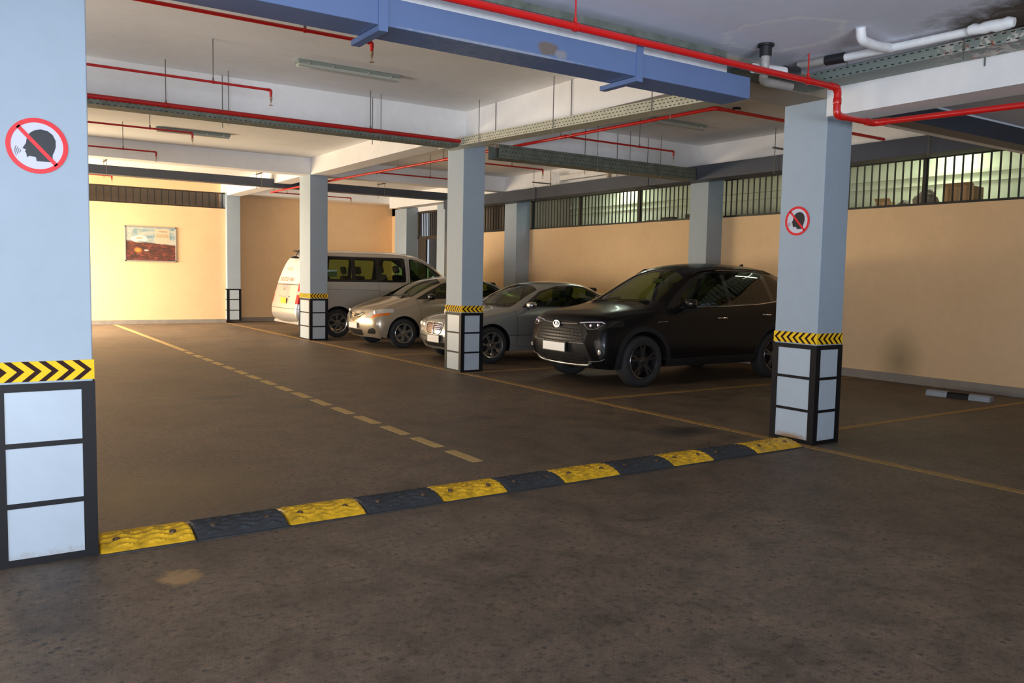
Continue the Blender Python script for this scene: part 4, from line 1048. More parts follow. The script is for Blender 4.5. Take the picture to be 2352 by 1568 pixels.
    for s_ in (-1, 1): c.bar('chrome_strip', [(s_*.075, .855), (s_*.25, .862), (s_*.40, .865)], .010, CHROME, off=.012)
    p = c.fr(0, .845); M_ = Matrix.Translation((p.x-.03, 0, .845)) @ Matrix.Rotation(-PI/2, 4, 'Y') @ Matrix.Rotation(PI/2, 4, 'Z')
    bm = new_bm(); ellipse_ring(bm, M_, .075, .052, .010, .010); ellipse_ring(bm, M_ @ Matrix.Translation((0, .017, .001)), .050, .020, .009, .010); ellipse_ring(bm, M_ @ Matrix.Translation((0, -.002, .001)), .022, .048, .009, .010); em = obj('front_emblem', bm, CHROME, c.t, smooth=40)
    bm = new_bm(); lathe(bm, [(.0001, -.002), (.07, -.002), (.07, -.03)], 24, M_ @ Matrix.Scale(.7, 4, (0, 1, 0))); obj('emblem_backing', bm, BKT, em)
    c.plate(-.26+.0, .26, .475, .59, PLW, off=.035)
    c.bar('chrome_strip', [(-.56, .605), (-.3, .60)], .008, SILV, off=.012); c.bar('chrome_strip', [(.56, .605), (.3, .60)], .008, SILV, off=.012)
    for z in (.42, .385, .35): c.bar('lower_mesh_bar', [(-.56+.1*k, z) for k in range(12)], .006, PLAST, off=.008)
    c.bar('skid_plate', [(-.62, .345), (-.56, .305), (-.4, .295), (0, .292), (.4, .295), (.56, .305), (.62, .345)], .018, SILV, off=.002)
    for sg in (-1, 1):
        h = new_bm(); Q = [c.fr(sg*a, b)-Vector((.006, 0, 0)) for a, b in ((.43, .880), (.55, .893), (.66, .900), (.76, .904), (.80, .885))]; tube(h, Q, .0075, 6); lo = obj('light_strip', h, mat('pale_violet_lamp_strip', (.80, .74, .92), .15, coat=1), c.t, smooth=50)
        Q = [c.fr(sg*a, b)-Vector((.005, 0, 0)) for a, b in ((.50, .868), (.60, .80), (.70, .806), (.76, .83), (.79, .87))]; h = new_bm(); tube(h, Q, .005, 6); obj('lower_strip', h, CHROME, lo, smooth=50)
        for a, b, r in ((.62, .848, .026), (.73, .858, .026)):
            q = c.fr(sg*a, b); h = new_bm(); lathe(h, [(.0001, .004), (r*.6, .007), (r, .002), (r, -.01)], 18, Matrix.Translation(q-Vector((.002, 0, 0))) @ Matrix.Rotation(-PI/2, 4, 'Y')); obj('lamp_projector', h, CHROMEV, lo, smooth=40)
        q = c.fr(sg*.80, .50); h = new_bm(); lathe(h, [(.0001, .012), (.030, .010), (.034, .0)], 18, Matrix.Translation(q) @ Matrix.Rotation(-PI/2, 4, 'Y')); obj('fog_lamp', h, mat('fog_lens', (.42, .38, .30), .2, coat=1), c.t, smooth=40)
        Q = [c.fr(sg*a, b)-Vector((.004, 0, 0)) for a, b in ((.60, .36), (.70, .365), (.80, .385), (.845, .41))]; h = new_bm(); tube(h, Q, .005, 6); obj('bumper_blade', h, SILV, c.t, smooth=50)
        for x, z in ((2.42, .945), (3.38, .985)): c.handle(x, z, CHROME, sg=sg)
        q = [c.sd(x, z, sg)+Vector((0, sg*.004, 0)) for x, z in ((1.16, .90), (1.26, .905), (1.34, .91))]; h = new_bm(); tube(h, q, .006, 6); obj('side_badge', h, CHROME, c.t)
        q = [c.sd(x, z, sg)+Vector((0, sg*.006, 0)) for x, z in ((1.60, 1.10), (2.0, 1.105), (2.6, 1.118), (3.2, 1.14), (3.7, 1.19), (3.98, 1.25))]; h = new_bm(); tube(h, q, .005, 6); obj('window_line', h, CHROME, c.t)
        q = [c.sd(x, z, sg)+Vector((0, sg*.004, 0)) for x, z in ((2.55, 1.645), (3.0, 1.655), (3.4, 1.65), (3.8, 1.60))]; h = new_bm(); tube(h, q, .007, 6); obj('roof_line_trim', h, CHROME, c.t)
        rl = [c.tp(x, sg*.60)+Vector((0, 0, dz)) for x, dz in ((2.05, .004), (2.2, .028), (2.6, .036), (3.1, .036), (3.6, .03), (3.78, .004))]; h = new_bm(); tube(h, rl, .015, 8, rs=[.008, .014, .015, .015, .014, .008]); obj('roof_rail', h, BKG, c.t, smooth=60)
        c.mirror(1.66, 1.16, .90, BKG, sg)
        for x in (wx1, wx2): c.wheel(x, sg, R, .238, .225, .905, (5, 'twin'), RIMD)
    bm = new_bm(); q = c.tp(3.75, 0); prism(bm, [(q.x-.07, -.012, q.z-.005), (q.x+.07, -.012, q.z-.005), (q.x+.05, -.012, q.z+.055), (q.x+.03, -.012, q.z+.055)], (0, .024, 0)); obj('roof_antenna', bm, BKG, c.t)
    for x in (wx1, wx2): c.housing(x, AR, .90)
    c.under(.35, 4.2, .80, .26)
    c.interior(1.55, .42, .78, 4.0, 1.10, [(2.25, -.38, .62), (2.25, .38, .62), (3.15, -.38, .64), (3.15, .38, .64)]); c.steering(1.95, -.38, 1.02)
    bm = new_bm(); q = c.tp(1.9, 0); box(bm, 1.95, 1.98, -.12, .12, q.z-.16, q.z-.08, .01); obj('rear_view_mirror', bm, BKT, c.t)
    bm = new_bm(); box(bm, 1.46, 1.56, .30, .60, 1.125, 1.13); obj('dash_papers', bm, mat('pale_paper', (.5, .5, .42), .7), c.t)
    c.wiper([(1.12, -.05), (1.20, -.45), (1.25, -.60)]); c.wiper([(1.10, .55), (1.16, .1), (1.20, -.02)])
build_suv()
# ======================= silver grey sedan with the chrome grille
def build_grille_sedan():
    P = dict(xs=[.26, .42, .66, .92, 1.14, 1.34, 1.54, 1.76, 1.98, 2.2, 2.5, 2.85, 3.15, 3.4, 3.65, 3.9, 4.12, 4.30],
        hw=[(.2, .80), (.42, .84), (.9, .862), (3.6, .862), (4.1, .84), (4.35, .79)],
        sill=[(0, .22), (.5, .20), (1.3, .20), (3.3, .20), (4.4, .30)],
        zb=[(.2, .70), (.42, .755), (.66, .81), (.92, .855), (1.3, .90), (2.5, .935), (3.4, .96), (4.1, .955), (4.4, .90)],
        yb=[(.2, .93), (.9, .93), (1.3, .95), (3.4, .94), (4.4, .93)],
        ze=[(.2, .715), (.42, .785), (.92, .895), (1.2, .935), (1.34, .985), (1.54, 1.10), (1.76, 1.215), (1.98, 1.30), (2.2, 1.345), (2.6, 1.365), (2.85, 1.355), (3.15, 1.30), (3.4, 1.20), (3.65, 1.06), (3.8, .99), (4.4, .925)],
        ye=[(.2, .70), (.9, .74), (1.2, .84), (1.5, .79), (1.98, .71), (2.3, .675), (3.1, .67), (3.5, .72), (3.8, .78), (4.4, .78)],
        zc=[(.2, .745), (.42, .825), (.92, .93), (1.12, .96), (1.34, 1.065), (1.54, 1.18), (1.76, 1.285), (1.98, 1.365), (2.2, 1.41), (2.6, 1.435), (2.85, 1.425), (3.15, 1.375), (3.4, 1.27), (3.65, 1.12), (3.85, 1.01), (4.12, .985), (4.4, .95)],
        nose=[.08, .0, -.03, -.01, .06], tail=[-.04, .03, .05, .04, .0], nb=.16, tb=.10, nl=.5, tl=.4, mid=.45, sh=.975, shz=.82,
        crease=((4, .2, 1.4, .3), (5, 1.9, 3.2, .25), (3, .9, 4.1, .3), (4, 3.6, 4.4, .4)))
    PAINT = paint('silver_grey_sedan_paint', (.36, .37, .36), .55, .30)
    c = Car(P, 'sedan', 'silver grey sedan with slatted chrome grille, parked beside the black suv', 'car', (6.77, 12.715, 0))
    wx1, wx2, R, AR = .78, 3.495, .318, .365; c.zc = R
    for x in (wx1, wx2): cookie(c.bm, arch(x, R, AR, .0), 'xz', SIDE, 999)
    c.cut(rnd([(-.29, .665), (.29, .665), (.245, .50), (.13, .475), (-.13, .475), (-.245, .50)], .05), 'yz', FRONT, 'grille_opening', BKG)
    c.cut(rnd([(-.43, .335), (.43, .335), (.38, .255), (-.38, .255)], .03), 'yz', FRONT, 'lower_intake', BKT)
    for sg in (-1, 1):
        c.cut([(sg*a, b) for a, b in rnd([(.36, .50), (.34, .64), (.47, .70), (.60, .675), (.70, .71), (.81, .66), (.81, .56), (.62, .50)], .05, 4)], 'yz', lambda q, n: n.x < -.02 and q.x < .9, 'headlamp', WHL); c.trim(c.k, .50, 2)
        c.cut([(sg*a, b) for a, b in rnd([(.55, .33), (.72, .33), (.72, .26), (.55, .26)], .03)], 'yz', lambda q, n: n.x < -.03 and q.x < .7, 'fog_lamp', BKG)
        c.cut([(sg*a, b) for a, b in ((.28, .43), (.84, .43), (.84, .41), (.28, .41))], 'yz', lambda q, n: n.x < -.03 and q.x < .7, 'bumper_strip', BKT)
    c.cut([(1.05, -.55), (1.10, -.3), (1.12, 0), (1.10, .3), (1.05, .55), (1.24, .66), (1.90, .545), (1.96, .3), (1.97, 0), (1.96, -.3), (1.90, -.545), (1.24, -.66)], 'xy', lambda q, n: n.z > .3 and q.z > .95, 'windscreen', GLASS)
    c.cut([(3.12, -.50), (3.07, 0), (3.12, .50), (3.66, .58), (3.73, 0), (3.66, -.58)], 'xy', lambda q, n: n.x > .15 and q.z > .95, 'rear_window', GLASS)
    for sg in (-1, 1):
        f = side(sg); c.cut(rnd([(1.42, .95), (1.55, 1.03), (1.92, 1.235), (2.3, 1.33), (2.9, 1.335), (3.22, 1.235), (3.42, 1.10), (3.30, .995), (2.5, .955)], .05), 'xz', f, 'window_surround', BKG)
        c.cut(rnd([(1.60, .97), (1.64, 1.045), (1.98, 1.225), (2.28, 1.305), (2.40, 1.31), (2.42, .98)], .03), 'xz', f, 'front_door_window', GLASS)
        c.cut(rnd([(2.49, .98), (2.47, 1.315), (2.86, 1.315), (3.12, 1.235), (3.20, 1.01)], .03), 'xz', f, 'rear_door_window', GLASS)
    c.seam([(1.28, .28), (1.30, .8), (1.24, .90)]); c.seam([(2.45, .28), (2.45, .95)]); c.seam([(3.10, .66), (3.30, .85), (3.33, .96)]); c.seam([(1.30, .28), (3.0, .28)])
    c.seam([(1.12, .48), (3.15, .48)], w=.010)
    c.finish(PAINT)
    for k, z in enumerate((.635, .605, .575, .545, .515)):
        w = .262-.012*k; c.bar('grille_slat', [(-w+2*w*i/12, z) for i in range(13)], .0055, CHROMEV, off=.006)
    loop = rnd([(-.30, .672), (.30, .672), (.25, .495), (.13, .468), (-.13, .468), (-.25, .495)], .05); c.bar('grille_frame', loop+loop[:1], .009, CHROME, off=.004)
    c.bar('grille_centre_bar', [(0, .672), (0, .60), (0, .53), (0, .468)], .008, CHROME, off=.01)
    q = c.tp(.33, 0); bm = new_bm(); M_ = Matrix.Translation(q+Vector((0, 0, .055))) @ Matrix.Rotation(PI/2, 4, 'Y'); ellipse_ring(bm, M_, .036, .036, .005, .005, 24)
    for k in range(3):
        a = 2*PI*k/3+PI; tube(bm, [M_ @ Vector((0, 0, .002)), M_ @ Vector((.034*math.cos(a), .034*math.sin(a), .002))], .0035, 6)
    tube(bm, [q, q+Vector((0, 0, .022))], .006, 6); obj('bonnet_emblem', bm, CHROME, c.t, smooth=50)
    c.plate(-.26, .14, .34, .455, PLW, off=.03)
    for sg in (-1, 1):
        for a, b in ((.44, .60), (.66, .61)):
            q = c.fr(sg*a, b); h = new_bm(); lathe(h, [(.0001, .008), (.04, .006), (.055, .0), (.055, -.01)], 20, Matrix.Translation(q) @ Matrix.Rotation(-PI/2, 4, 'Y')); obj('lamp_bowl', h, SILV, c.t, smooth=40)
        for x, z in ((2.28, .80), (3.06, .82)): c.handle(x, z, PAINT, sg=sg)
        c.mirror(1.52, 1.0, .83, SILV, sg, .19, .12)
        for x in (wx1, wx2): c.wheel(x, sg, R, .213, .205, .85, (7, 'star'), RIMS)
        q = [c.sd(x, z, sg)+Vector((0, sg*.004, 0)) for x, z in ((1.55, .958), (2.0, .962), (2.6, .966), (3.2, .99))]; h = new_bm(); tube(h, q, .005, 6); obj('window_line', h, CHROME, c.t)
    for x in (wx1, wx2): c.housing(x, AR, .84)
    c.under(.35, 4.1, .76, .20)
    c.interior(1.45, .30, .72, 3.6, .93, [(2.1, -.36, .46), (2.1, .36, .46), (2.9, -.36, .48), (2.9, .36, .48)]); c.steering(1.80, -.36, .86)
    c.wiper([(1.13, .1), (1.2, -.3), (1.24, -.5)])
build_grille_sedan()

# ======================= beige compact sedan
def build_beige_sedan():
    P = dict(xs=[.24, .38, .56, .78, .98, 1.18, 1.38, 1.6, 1.82, 2.05, 2.35, 2.7, 3.0, 3.25, 3.5, 3.75, 3.95, 4.10],
        hw=[(.2, .76), (.38, .81), (.8, .84), (3.5, .845), (3.9, .82), (4.15, .77)],
        sill=[(0, .22), (.5, .21), (1.3, .20), (3.3, .20), (4.2, .30)],
        zb=[(.2, .73), (.38, .795), (.56, .85), (.78, .90), (1.2, .955), (2.3, .99), (3.2, 1.03), (3.9, 1.03), (4.2, .96)],
        yb=[(.2, .90), (.8, .91), (1.2, .94), (3.4, .93), (4.2, .92)],
        ze=[(.2, .745), (.38, .83), (.78, .955), (.98, 1.01), (1.18, 1.10), (1.38, 1.205), (1.6, 1.30), (1.82, 1.36), (2.05, 1.395), (2.4, 1.41), (2.7, 1.40), (3.0, 1.35), (3.25, 1.26), (3.5, 1.14), (3.7, 1.07), (4.2, 1.0)],
        ye=[(.2, .68), (.8, .74), (1.0, .82), (1.4, .77), (1.82, .70), (2.2, .665), (3.0, .66), (3.4, .72), (3.8, .78), (4.2, .76)],
        zc=[(.2, .77), (.38, .865), (.78, .99), (.90, 1.02), (.98, 1.055), (1.18, 1.175), (1.38, 1.28), (1.6, 1.375), (1.82, 1.43), (2.05, 1.465), (2.4, 1.48), (2.7, 1.47), (3.0, 1.42), (3.25, 1.335), (3.5, 1.20), (3.72, 1.085), (3.95, 1.06), (4.2, 1.02)],
        nose=[.10, .02, -.03, -.01, .07], tail=[-.04, .03, .05, .04, .0], nb=.18, tb=.10, nl=.5, tl=.4, mid=.45, sh=.97, shz=.80,
        crease=((4, .2, 1.2, .2), (5, 1.7, 3.0, .2), (3, .8, 3.9, .2), (4, 3.4, 4.2, .4)))
    PAINT = paint('beige_metallic_paint', (.50, .42, .31), .5, .28)
    c = Car(P, 'sedan', 'beige compact sedan with amber cornered headlamps, between the silver van and the slatted grille sedan', 'car', (6.68, 15.90, 0))
    wx1, wx2, R, AR = .80, 3.35, .302, .352; c.zc = R
    for x in (wx1, wx2): cookie(c.bm, arch(x, R, AR, .0), 'xz', SIDE, 999)
    for sg in (-1, 1):
        m_ = lambda L: [(sg*a, b) for a, b in L]
        c.cut(m_([(0, .665), (.12, .685), (.33, .72), (.36, .70), (.30, .665), (.10, .625), (0, .615)]), 'yz', FRONT, 'upper_grille', BKG)
        c.cut(m_([(0, .585), (.10, .60), (.27, .655), (.29, .635), (.20, .575), (.06, .53), (0, .515)]), 'yz', FRONT, 'lower_grille', BKG)
        hl = rnd([(.42, .60), (.52, .73), (.68, .795), (.80, .80), (.82, .72), (.72, .64), (.55, .605)], .03)
        c.cut(m_(hl), 'yz', lambda q, n: n.x < -.02 and q.x < .95, 'headlamp', mat('clear_white_lens', (.60, .57, .52), .2, coat=.5)); c.trim(c.k, .58, 2)
        c.cut(m_(rnd([(.58, .618), (.63, .675), (.82, .735), (.83, .69), (.73, .645), (.62, .612)], .02)), 'yz', lambda q, n: n.x < -.02 and q.x < .95, 'indicator', AMB); c.trim(c.k, .50, 2, 0)
        c.cut(m_(rnd([(.44, .29), (.54, .39), (.68, .42), (.71, .35), (.66, .29)], .04)), 'yz', lambda q, n: n.x < -.03 and q.x < .7, 'fog_lamp_recess', BKT)
    c.cut(rnd([(-.33, .365), (.33, .365), (.27, .235), (-.27, .235)], .05), 'yz', FRONT, 'lower_intake', BKT)
    c.cut([(.86, -.50), (.90, -.25), (.91, 0), (.90, .25), (.86, .50), (1.06, .64), (1.76, .54), (1.82, .3), (1.83, 0), (1.82, -.3), (1.76, -.54), (1.06, -.64)], 'xy', lambda q, n: n.z > .3 and q.z > 1.0, 'windscreen', GLASS)
    c.cut([(2.98, -.48), (2.93, 0), (2.98, .48), (3.52, .56), (3.60, 0), (3.52, -.56)], 'xy', lambda q, n: n.x > .15 and q.z > 1.05, 'rear_window', GLASS)
    for sg in (-1, 1):
        f = side(sg); c.cut(rnd([(1.08, .985), (1.45, 1.165), (1.80, 1.32), (2.2, 1.385), (2.75, 1.38), (3.1, 1.28), (3.28, 1.15), (3.15, 1.065), (2.3, 1.015)], .04), 'xz', f, 'window_surround', BKG)
        c.cut(rnd([(1.36, 1.02), (1.50, 1.14), (1.82, 1.29), (2.15, 1.355), (2.25, 1.36), (2.28, 1.04)], .03), 'xz', f, 'front_door_window', GLASS)
        c.cut(rnd([(2.35, 1.04), (2.33, 1.36), (2.72, 1.355), (3.02, 1.27), (3.08, 1.085)], .03), 'xz', f, 'rear_door_window', GLASS)
    c.seam([(1.16, .28), (1.18, .8), (1.10, .97)]); c.seam([(2.31, .28), (2.31, 1.01)]); c.seam([(2.95, .66), (3.15, .85), (3.18, 1.04)]); c.seam([(1.18, .27), (2.9, .27)])
    c.seam([(.30, .50), (.55, .66), (.9, .72)], 'xy', lambda q, n: n.z > .4 and q.z < 1.1); c.seam([(.30, -.50), (.55, -.66), (.9, -.72)], 'xy', lambda q, n: n.z > .4 and q.z < 1.1)
    c.finish(PAINT)
    c.bar('grille_chrome', [(-.36, .705), (-.30, .66), (-.12, .618), (0, .600), (.12, .618), (.30, .66), (.36, .705)], .012, PAINT, off=.006)
    p = c.fr(0, .66); M_ = Matrix.Translation((p.x-.022, 0, .665)) @ Matrix.Rotation(-PI/2, 4, 'Y') @ Matrix.Rotation(PI/2, 4, 'Z')
    bm = new_bm(); ellipse_ring(bm, M_, .062, .042, .008, .008); ellipse_ring(bm, M_ @ Matrix.Translation((0, .014, .001)), .042, .016, .007, .008); ellipse_ring(bm, M_ @ Matrix.Translation((0, -.002, .001)), .018, .039, .007, .008); obj('front_emblem', bm, CHROME, c.t, smooth=40)
    c.plate(-.22, .18, .385, .50, PLW, off=.02, frame=False)
    for sg in (-1, 1):
        q = c.fr(sg*.62, .71); h = new_bm(); lathe(h, [(.0001, .008), (.03, .006), (.05, .0), (.05, -.01)], 20, Matrix.Translation(q) @ Matrix.Rotation(-PI/2, 4, 'Y')); obj('lamp_bowl', h, SILV, c.t, smooth=40)
        for x, z in ((2.12, .84), (2.88, .87)): c.handle(x, z, PAINT, sg=sg)
        c.mirror(1.36, 1.04, .81, BKG, sg, .19, .13)
        for x in (wx1, wx2): c.wheel(x, sg, R, .19, .185, .825, (6, 'plain'), RIMS)
    for x in (wx1, wx2): c.housing(x, AR, .82)
    c.under(.33, 3.9, .74, .20)
    c.interior(1.2, .32, .70, 3.4, .98, [(1.95, -.35, .50), (1.95, .35, .50), (2.75, -.35, .52), (2.75, .35, .52)]); c.steering(1.62, -.35, .90)
    c.wiper([(.93, .1), (1.0, -.3), (1.05, -.5)])
build_beige_sedan()

# ======================= silver van, tail to the driveway
def text_mesh(s, size, m, parent, name, M_, depth=.001):
    cu = bpy.data.curves.new(name, 'FONT'); cu.body = s; cu.size = size; cu.extrude = depth; cu.align_x = 'CENTER'; cu.align_y = 'CENTER'
    o = bpy.data.objects.new(name, cu); C.objects.link(o); dg = bpy.context.evaluated_depsgraph_get(); me = bpy.data.meshes.new_from_object(o.evaluated_get(dg))
    bpy.data.objects.remove(o); o = bpy.data.objects.new(name, me); me.transform(M_); me.materials.clear(); me.materials.append(m); C.objects.link(o); o.parent = parent; return o
def build_van():
    P = dict(xs=[.26, .42, .62, .80, .98, 1.16, 1.36, 1.56, 1.78, 2.05, 2.4, 2.9, 3.4, 3.9, 4.3, 4.6, 4.74, 4.86, 4.94],
        hw=[(.2, .86), (.42, .92), (.9, .955), (4.4, .955), (4.7, .94), (4.95, .90)],
        sill=[(0, .30), (.5, .28), (4.2, .28), (4.9, .34)],
        zb=[(.2, .93), (.42, 1.00), (.62, 1.06), (.98, 1.13), (1.5, 1.18), (2.3, 1.22), (3.9, 1.24), (4.7, 1.22), (4.95, 1.12)],
        yb=[(.2, .92), (.9, .94), (1.3, .975), (4.6, .975), (4.95, .95)],
        ze=[(0.2, 0.950), (0.42, 1.040), (0.8, 1.160), (0.98, 1.256), (1.16, 1.402), (1.36, 1.559), (1.56, 1.716), (1.78, 1.839), (2.05, 1.907), (2.5, 1.940), (4.3, 1.940), (4.6, 1.907), (4.74, 1.806), (4.86, 1.514), (4.95, 1.200)],
        ye=[(.2, .74), (.8, .84), (1.2, .86), (1.6, .82), (2.1, .80), (4.6, .80), (4.95, .86)],
        zc=[(0.2, 0.970), (0.42, 1.070), (0.7, 1.170), (0.8, 1.222), (0.98, 1.379), (1.16, 1.536), (1.36, 1.693), (1.56, 1.839), (1.78, 1.951), (2.05, 2.013), (2.5, 2.047), (4.3, 2.041), (4.6, 1.996), (4.74, 1.873), (4.86, 1.559), (4.95, 1.222)],
        nose=[.08, .0, -.03, -.01, .07], tail=[.02, .13, .15, .06, .01], nb=.16, tb=.07, nl=.5, tl=.35, mid=.40, sh=.99, shz=.80,
        crease=((5, 2.0, 4.6, .35), (3, .9, 4.7, .2)))
    PAINT = paint('silver_van_paint', (.55, .53, .50), .45, .30)
    c = Car(P, 'van', 'silver passenger van with red tail lamps, parked tail out behind the far column', 'van', (11.40, 19.07, 0), PI)
    wx1, wx2, R, AR = .90, 4.10, .335, .395; c.zc = R
    for x in (wx1, wx2): cookie(c.bm, arch(x, R, AR, .0), 'xz', SIDE, 999)
    c.cut([(.70, -.62), (.75, -.3), (.765, 0), (.75, .3), (.70, .62), (.90, .74), (1.66, .64), (1.74, .3), (1.76, 0), (1.74, -.3), (1.66, -.64), (.90, -.74)], 'xy', lambda q, n: n.z > .25 and q.z > 1.12, 'windscreen', GLASS)
    WF = mat('opaque_white_rear_window', (.84, .80, .72), .3, coat=.6)  # one opaque off-white for the whole rear window
    rw = c.cut(rnd([(-.74, 1.235), (.74, 1.235), (.70, 1.45), (.58, 1.84), (-.58, 1.84), (-.70, 1.45)], .06, 4), 'yz', REAR, 'rear_window', WF, label='rear window covered with white film')
    for sg in (-1, 1):
        f = side(sg); c.cut(rnd([(2.34, 1.29), (2.34, 1.875), (4.56, 1.875), (4.74, 1.32), (4.6, 1.29)], .07, 4), 'xz', f, 'window_surround', BKG)
        c.cut(rnd([(2.44, 1.34), (2.44, 1.82), (3.02, 1.825), (3.02, 1.34)], .06), 'xz', f, 'sliding_door_window', GLASS)
        c.cut(rnd([(3.12, 1.34), (3.12, 1.825), (3.64, 1.825), (3.64, 1.34)], .05), 'xz', f, 'middle_window', GLASS)
        c.cut(rnd([(3.74, 1.34), (3.74, 1.825), (4.44, 1.865), (4.56, 1.36)], .07), 'xz', f, 'rear_quarter_window', GLASS)
        c.cut(rnd([(1.10, 1.27), (1.36, 1.47), (1.64, 1.67), (1.95, 1.84), (2.22, 1.865), (2.24, 1.27)], .05), 'xz', f, 'front_window_surround', BKG)
        c.cut(rnd([(1.48, 1.30), (1.48, 1.50), (1.70, 1.66), (1.98, 1.825), (2.18, 1.83), (2.20, 1.30)], .03), 'xz', f, 'front_door_window', GLASS)
        c.cut(rnd([(1.24, 1.30), (1.43, 1.445), (1.43, 1.30)], .02), 'xz', f, 'quarter_light', GLASS)
        c.cut([(sg*a, b) for a, b in rnd([(.77, .77), (.75, 1.25), (.82, 1.36), (.97, 1.36), (.97, .77)], .04)], 'yz', lambda q, n: n.x > .04 and q.x > 4.55, 'tail_lamp', REDL)
        c.cut([(sg*a, b) for a, b in [(.765, .98), (.762, 1.06), (.97, 1.06), (.97, .98)]], 'yz', lambda q, n: n.x > .04 and q.x > 4.55, 'reversing_lamp', WHL)
        c.cut([(sg*a, b) for a, b in rnd([(.45, .70), (.60, .84), (.86, .86), (.88, .78), (.7, .70)], .03)], 'yz', lambda q, n: n.x < -.03 and q.x < .8, 'headlamp', WHL)
    c.cut(rnd([(-.4, .86), (.4, .86), (.34, .74), (-.34, .74)], .03), 'yz', FRONT, 'grille_opening', BKT)
    c.seam([(2.28, .36), (2.28, 1.86)]); c.seam([(3.07, .36), (3.07, 1.29)]); c.seam([(1.22, .36), (1.2, 1.1), (1.3, 1.3)]); c.seam([(1.24, .36), (3.4, .36)]); c.seam([(3.07, 1.10), (4.55, 1.12)])
    c.seam([(-.93, .66), (.93, .66)], 'yz', REAR, .010); c.seam([(-.75, 1.205), (.75, 1.205)], 'yz', REAR, .012); c.seam([(-.75, .67), (-.74, 1.2)], 'yz', REAR); c.seam([(.75, .67), (.74, 1.2)], 'yz', REAR)
    c.finish(PAINT)
    # recess with the yellow plate
    c.plate(-.17+.12, .20+.12, .77, .90, PLY, front=False, off=.016, frame=False)
    bm = new_bm(); q = c.rr(0, .93); box(bm, q.x-.01, q.x+.02, -.30, .40, .925, .945, .004); obj('plate_lamp_strip', bm, SILV, c.t)
    q = c.rr(0, 1.10); M_ = Matrix.Translation((q.x+.006, 0, 1.10)) @ Matrix.Rotation(PI/2, 4, 'Y') @ Matrix.Rotation(PI/2, 4, 'Z')
    bm = new_bm(); ellipse_ring(bm, M_, .062, .036, .006, .006); 
    for s_ in (-1, 1): tube(bm, [M_ @ Vector((s_*.022-.010, -.026, .004)), M_ @ Vector((s_*.022+.010, .026, .004))], .0045, 6)
    tube(bm, [M_ @ Vector((-.022, -.003, .004)), M_ @ Vector((.022, .005, .004))], .0045, 6); obj('rear_emblem', bm, CHROME, c.t, smooth=50)
    # lettering on the rear window
    ink = mat('faded_brown_red_lettering', (.40, .20, .12), .5)
    def onrear(y, z, lift=.004):
        a, b = c.rr(y, z-.04), c.rr(y, z+.04); d = (b-a).normalized(); q = c.rr(y, z); n = d.cross(Vector((0, 1, 0))).normalized()
        if n.x < 0: n = -n
        Y_ = Vector((0, 1, 0)); X_ = Y_; Z_ = n; U = d
        R_ = Matrix((X_, U, Z_)).transposed().to_4x4(); R_.translation = q+n*lift; return R_
    text_mesh('SHUTTLE VAN', .145, ink, c.t, 'lettering', onrear(.02, 1.32, .008))
    text_mesh('HOTEL', .12, mat('pale_tan_lettering', (.58, .46, .30), .5), c.t, 'lettering', onrear(.02, 1.56, .012))
    # under-view mirror
    bm = new_bm(); z = 1.90; x = c.rr(0, 1.80).x; t0 = c.tp(4.60, -.15)
    tube(bm, [(4.60, -.22, t0.z), (4.74, -.22, t0.z+.03)], .012, 8); tube(bm, [(4.74, -.24, t0.z+.03), (4.74, .14, t0.z+.03)], .014, 8); tube(bm, [(4.74, .14, t0.z+.03), (4.82, .14, t0.z-.10)], .009, 8); mr = obj('rear_view_mirror_bracket', bm, BKT, c.t, smooth=50)
    bm = new_bm(); lathe(bm, [(.0001, .05), (.05, .045), (.11, .012), (.115, 0), (.0001, -.01)], 24, Matrix.Translation((4.84, .14, t0.z-.15))); obj('mirror_bowl', bm, BKT, mr, smooth=40)
    for sg in (-1, 1):
        for x, z in ((2.42, 1.17), (2.02, 1.12)): c.handle(x, z, CHROME, sg=sg, L=.2)
        c.mirror(1.40, 1.32, .93, PAINT, sg, .2, .22)
        for x in (wx1, wx2): c.wheel(x, sg, R, .215, .215, .935, (7, 'web'), RIMS)
    for x in (wx1, wx2): c.housing(x, AR, .925)
    bm = new_bm(); box(bm, 4.80, 5.02, -.84, .84, .30, .36, .01); obj('bumper_lip', bm, PAINT, c.t)
    c.under(.4, 4.8, .86, .28)
    c.interior(1.25, .50, .84, 4.7, 1.16, [(2.0, -.45, .86), (2.0, .45, .86), (3.0, -.45, .82), (3.0, .45, .82), (3.9, -.5, .82), (3.9, 0, .82), (3.9, .5, .82)]); c.steering(1.62, .45, 1.2)
    bm = new_bm(); box(bm, 4.10, 4.50, .855, .860, 1.40, 1.56); obj('window_notice', bm, mat('pale_blue_notice', (.35, .50, .50), .6), c.t)
build_van()
# ---------------------------------------------------------------- light
def area(name, loc, target, sx, sy, power, col, spread=PI):
    l = bpy.data.lights.new(name, 'AREA'); l.shape = 'RECTANGLE'; l.size = sx; l.size_y = sy; l.energy = power; l.color = col; l.spread = spread
    o = bpy.data.objects.new(name, l); C.objects.link(o); o.location = loc
    d = Vector(target)-Vector(loc); o.rotation_euler = d.to_track_quat('-Z', 'Y').to_euler(); return o
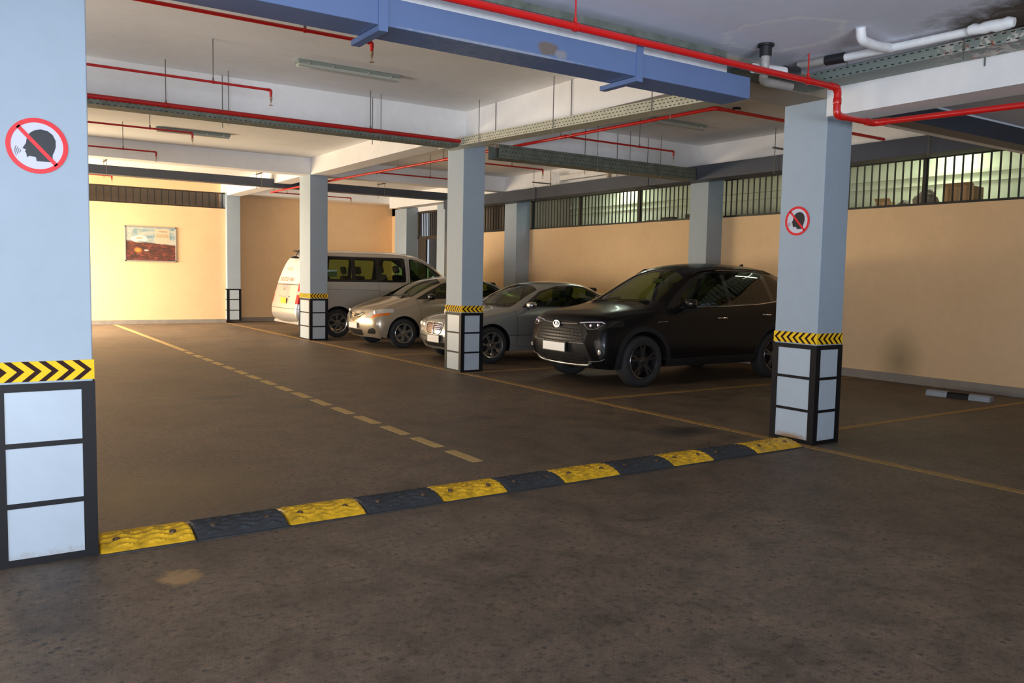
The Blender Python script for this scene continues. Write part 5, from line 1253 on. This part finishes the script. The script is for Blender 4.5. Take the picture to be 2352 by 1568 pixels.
# far and near lamps are daylight, middle and behind ones added fill; the far low one carries the light thrown up by the sunny ground outside
area('daylight_far_entrance_low', (-1.12, 21.2, .95), (3.0, 20.2, 3.2), 5.6, 1.6, 760, (1, .82, .55))
area('daylight_far_entrance_high', (-1.10, 22.3, 2.15), (3.0, 22.9, 0), 3.4, 1.2, 350, (1, .90, .78), math.radians(110))
area('daylight_near_opening', (-5.9, .2, 1.3), (2, 1.6, 2.2), 5.2, 2.2, 255, (.62, .80, 1))
area('added_fill_behind', (-1.2, -4.9, .9), (3.2, 5.0, 3.9), 4.5, 1.3, 145, (.80, .87, 1), math.radians(75))  # added fill from behind, lifts the near ceiling and beams
area('added_fill_middle', (-5.9, 7.8, .9), (3, 8.6, 3.9), 5.0, 1.6, 90, (1, .86, .70), math.radians(70))  # added fill thrown up at the cross beams and upper walls
area('added_fill_column', (-1.9, -4.9, 1.1), (.30, 4.73, .95), 1.2, 1.0, 9, (.86, .92, 1), math.radians(28))  # added narrow fill aimed at the nearest column
area('corridor_tube_a', (13.1, 15.4, 3.84), (13.1, 15.4, 0), 1.3, .1, 26, (.86, 1, .84))
area('corridor_tube_b', (13.1, 7.4, 3.84), (13.1, 7.4, 0), 1.3, .1, 26, (.9, 1, .74))
f = bpy.data.lights.new('camera_flash', 'POINT'); f.energy = 45; f.shadow_soft_size = .03; f.color = (1, .97, .93)
fo = bpy.data.objects.new('camera_flash', f); C.objects.link(fo); fo.location = (-.06, .03, 1.66)
w = bpy.data.worlds.new('daylight'); SC.world = w; w.use_nodes = True
w.node_tree.nodes['Background'].inputs['Color'].default_value = (.75, .85, 1, 1); w.node_tree.nodes['Background'].inputs['Strength'].default_value = .6
SC.view_settings.view_transform = 'Standard'; SC.view_settings.look = 'None'; SC.view_settings.gamma = 1; SC.view_settings.exposure = 0
SC.view_settings.use_curve_mapping = False
SC.cycles.max_bounces = 8; SC.cycles.diffuse_bounces = 5; SC.cycles.transparent_max_bounces = 16
SC.cycles.use_denoising = True
SC.cycles.sample_clamp_indirect = 4
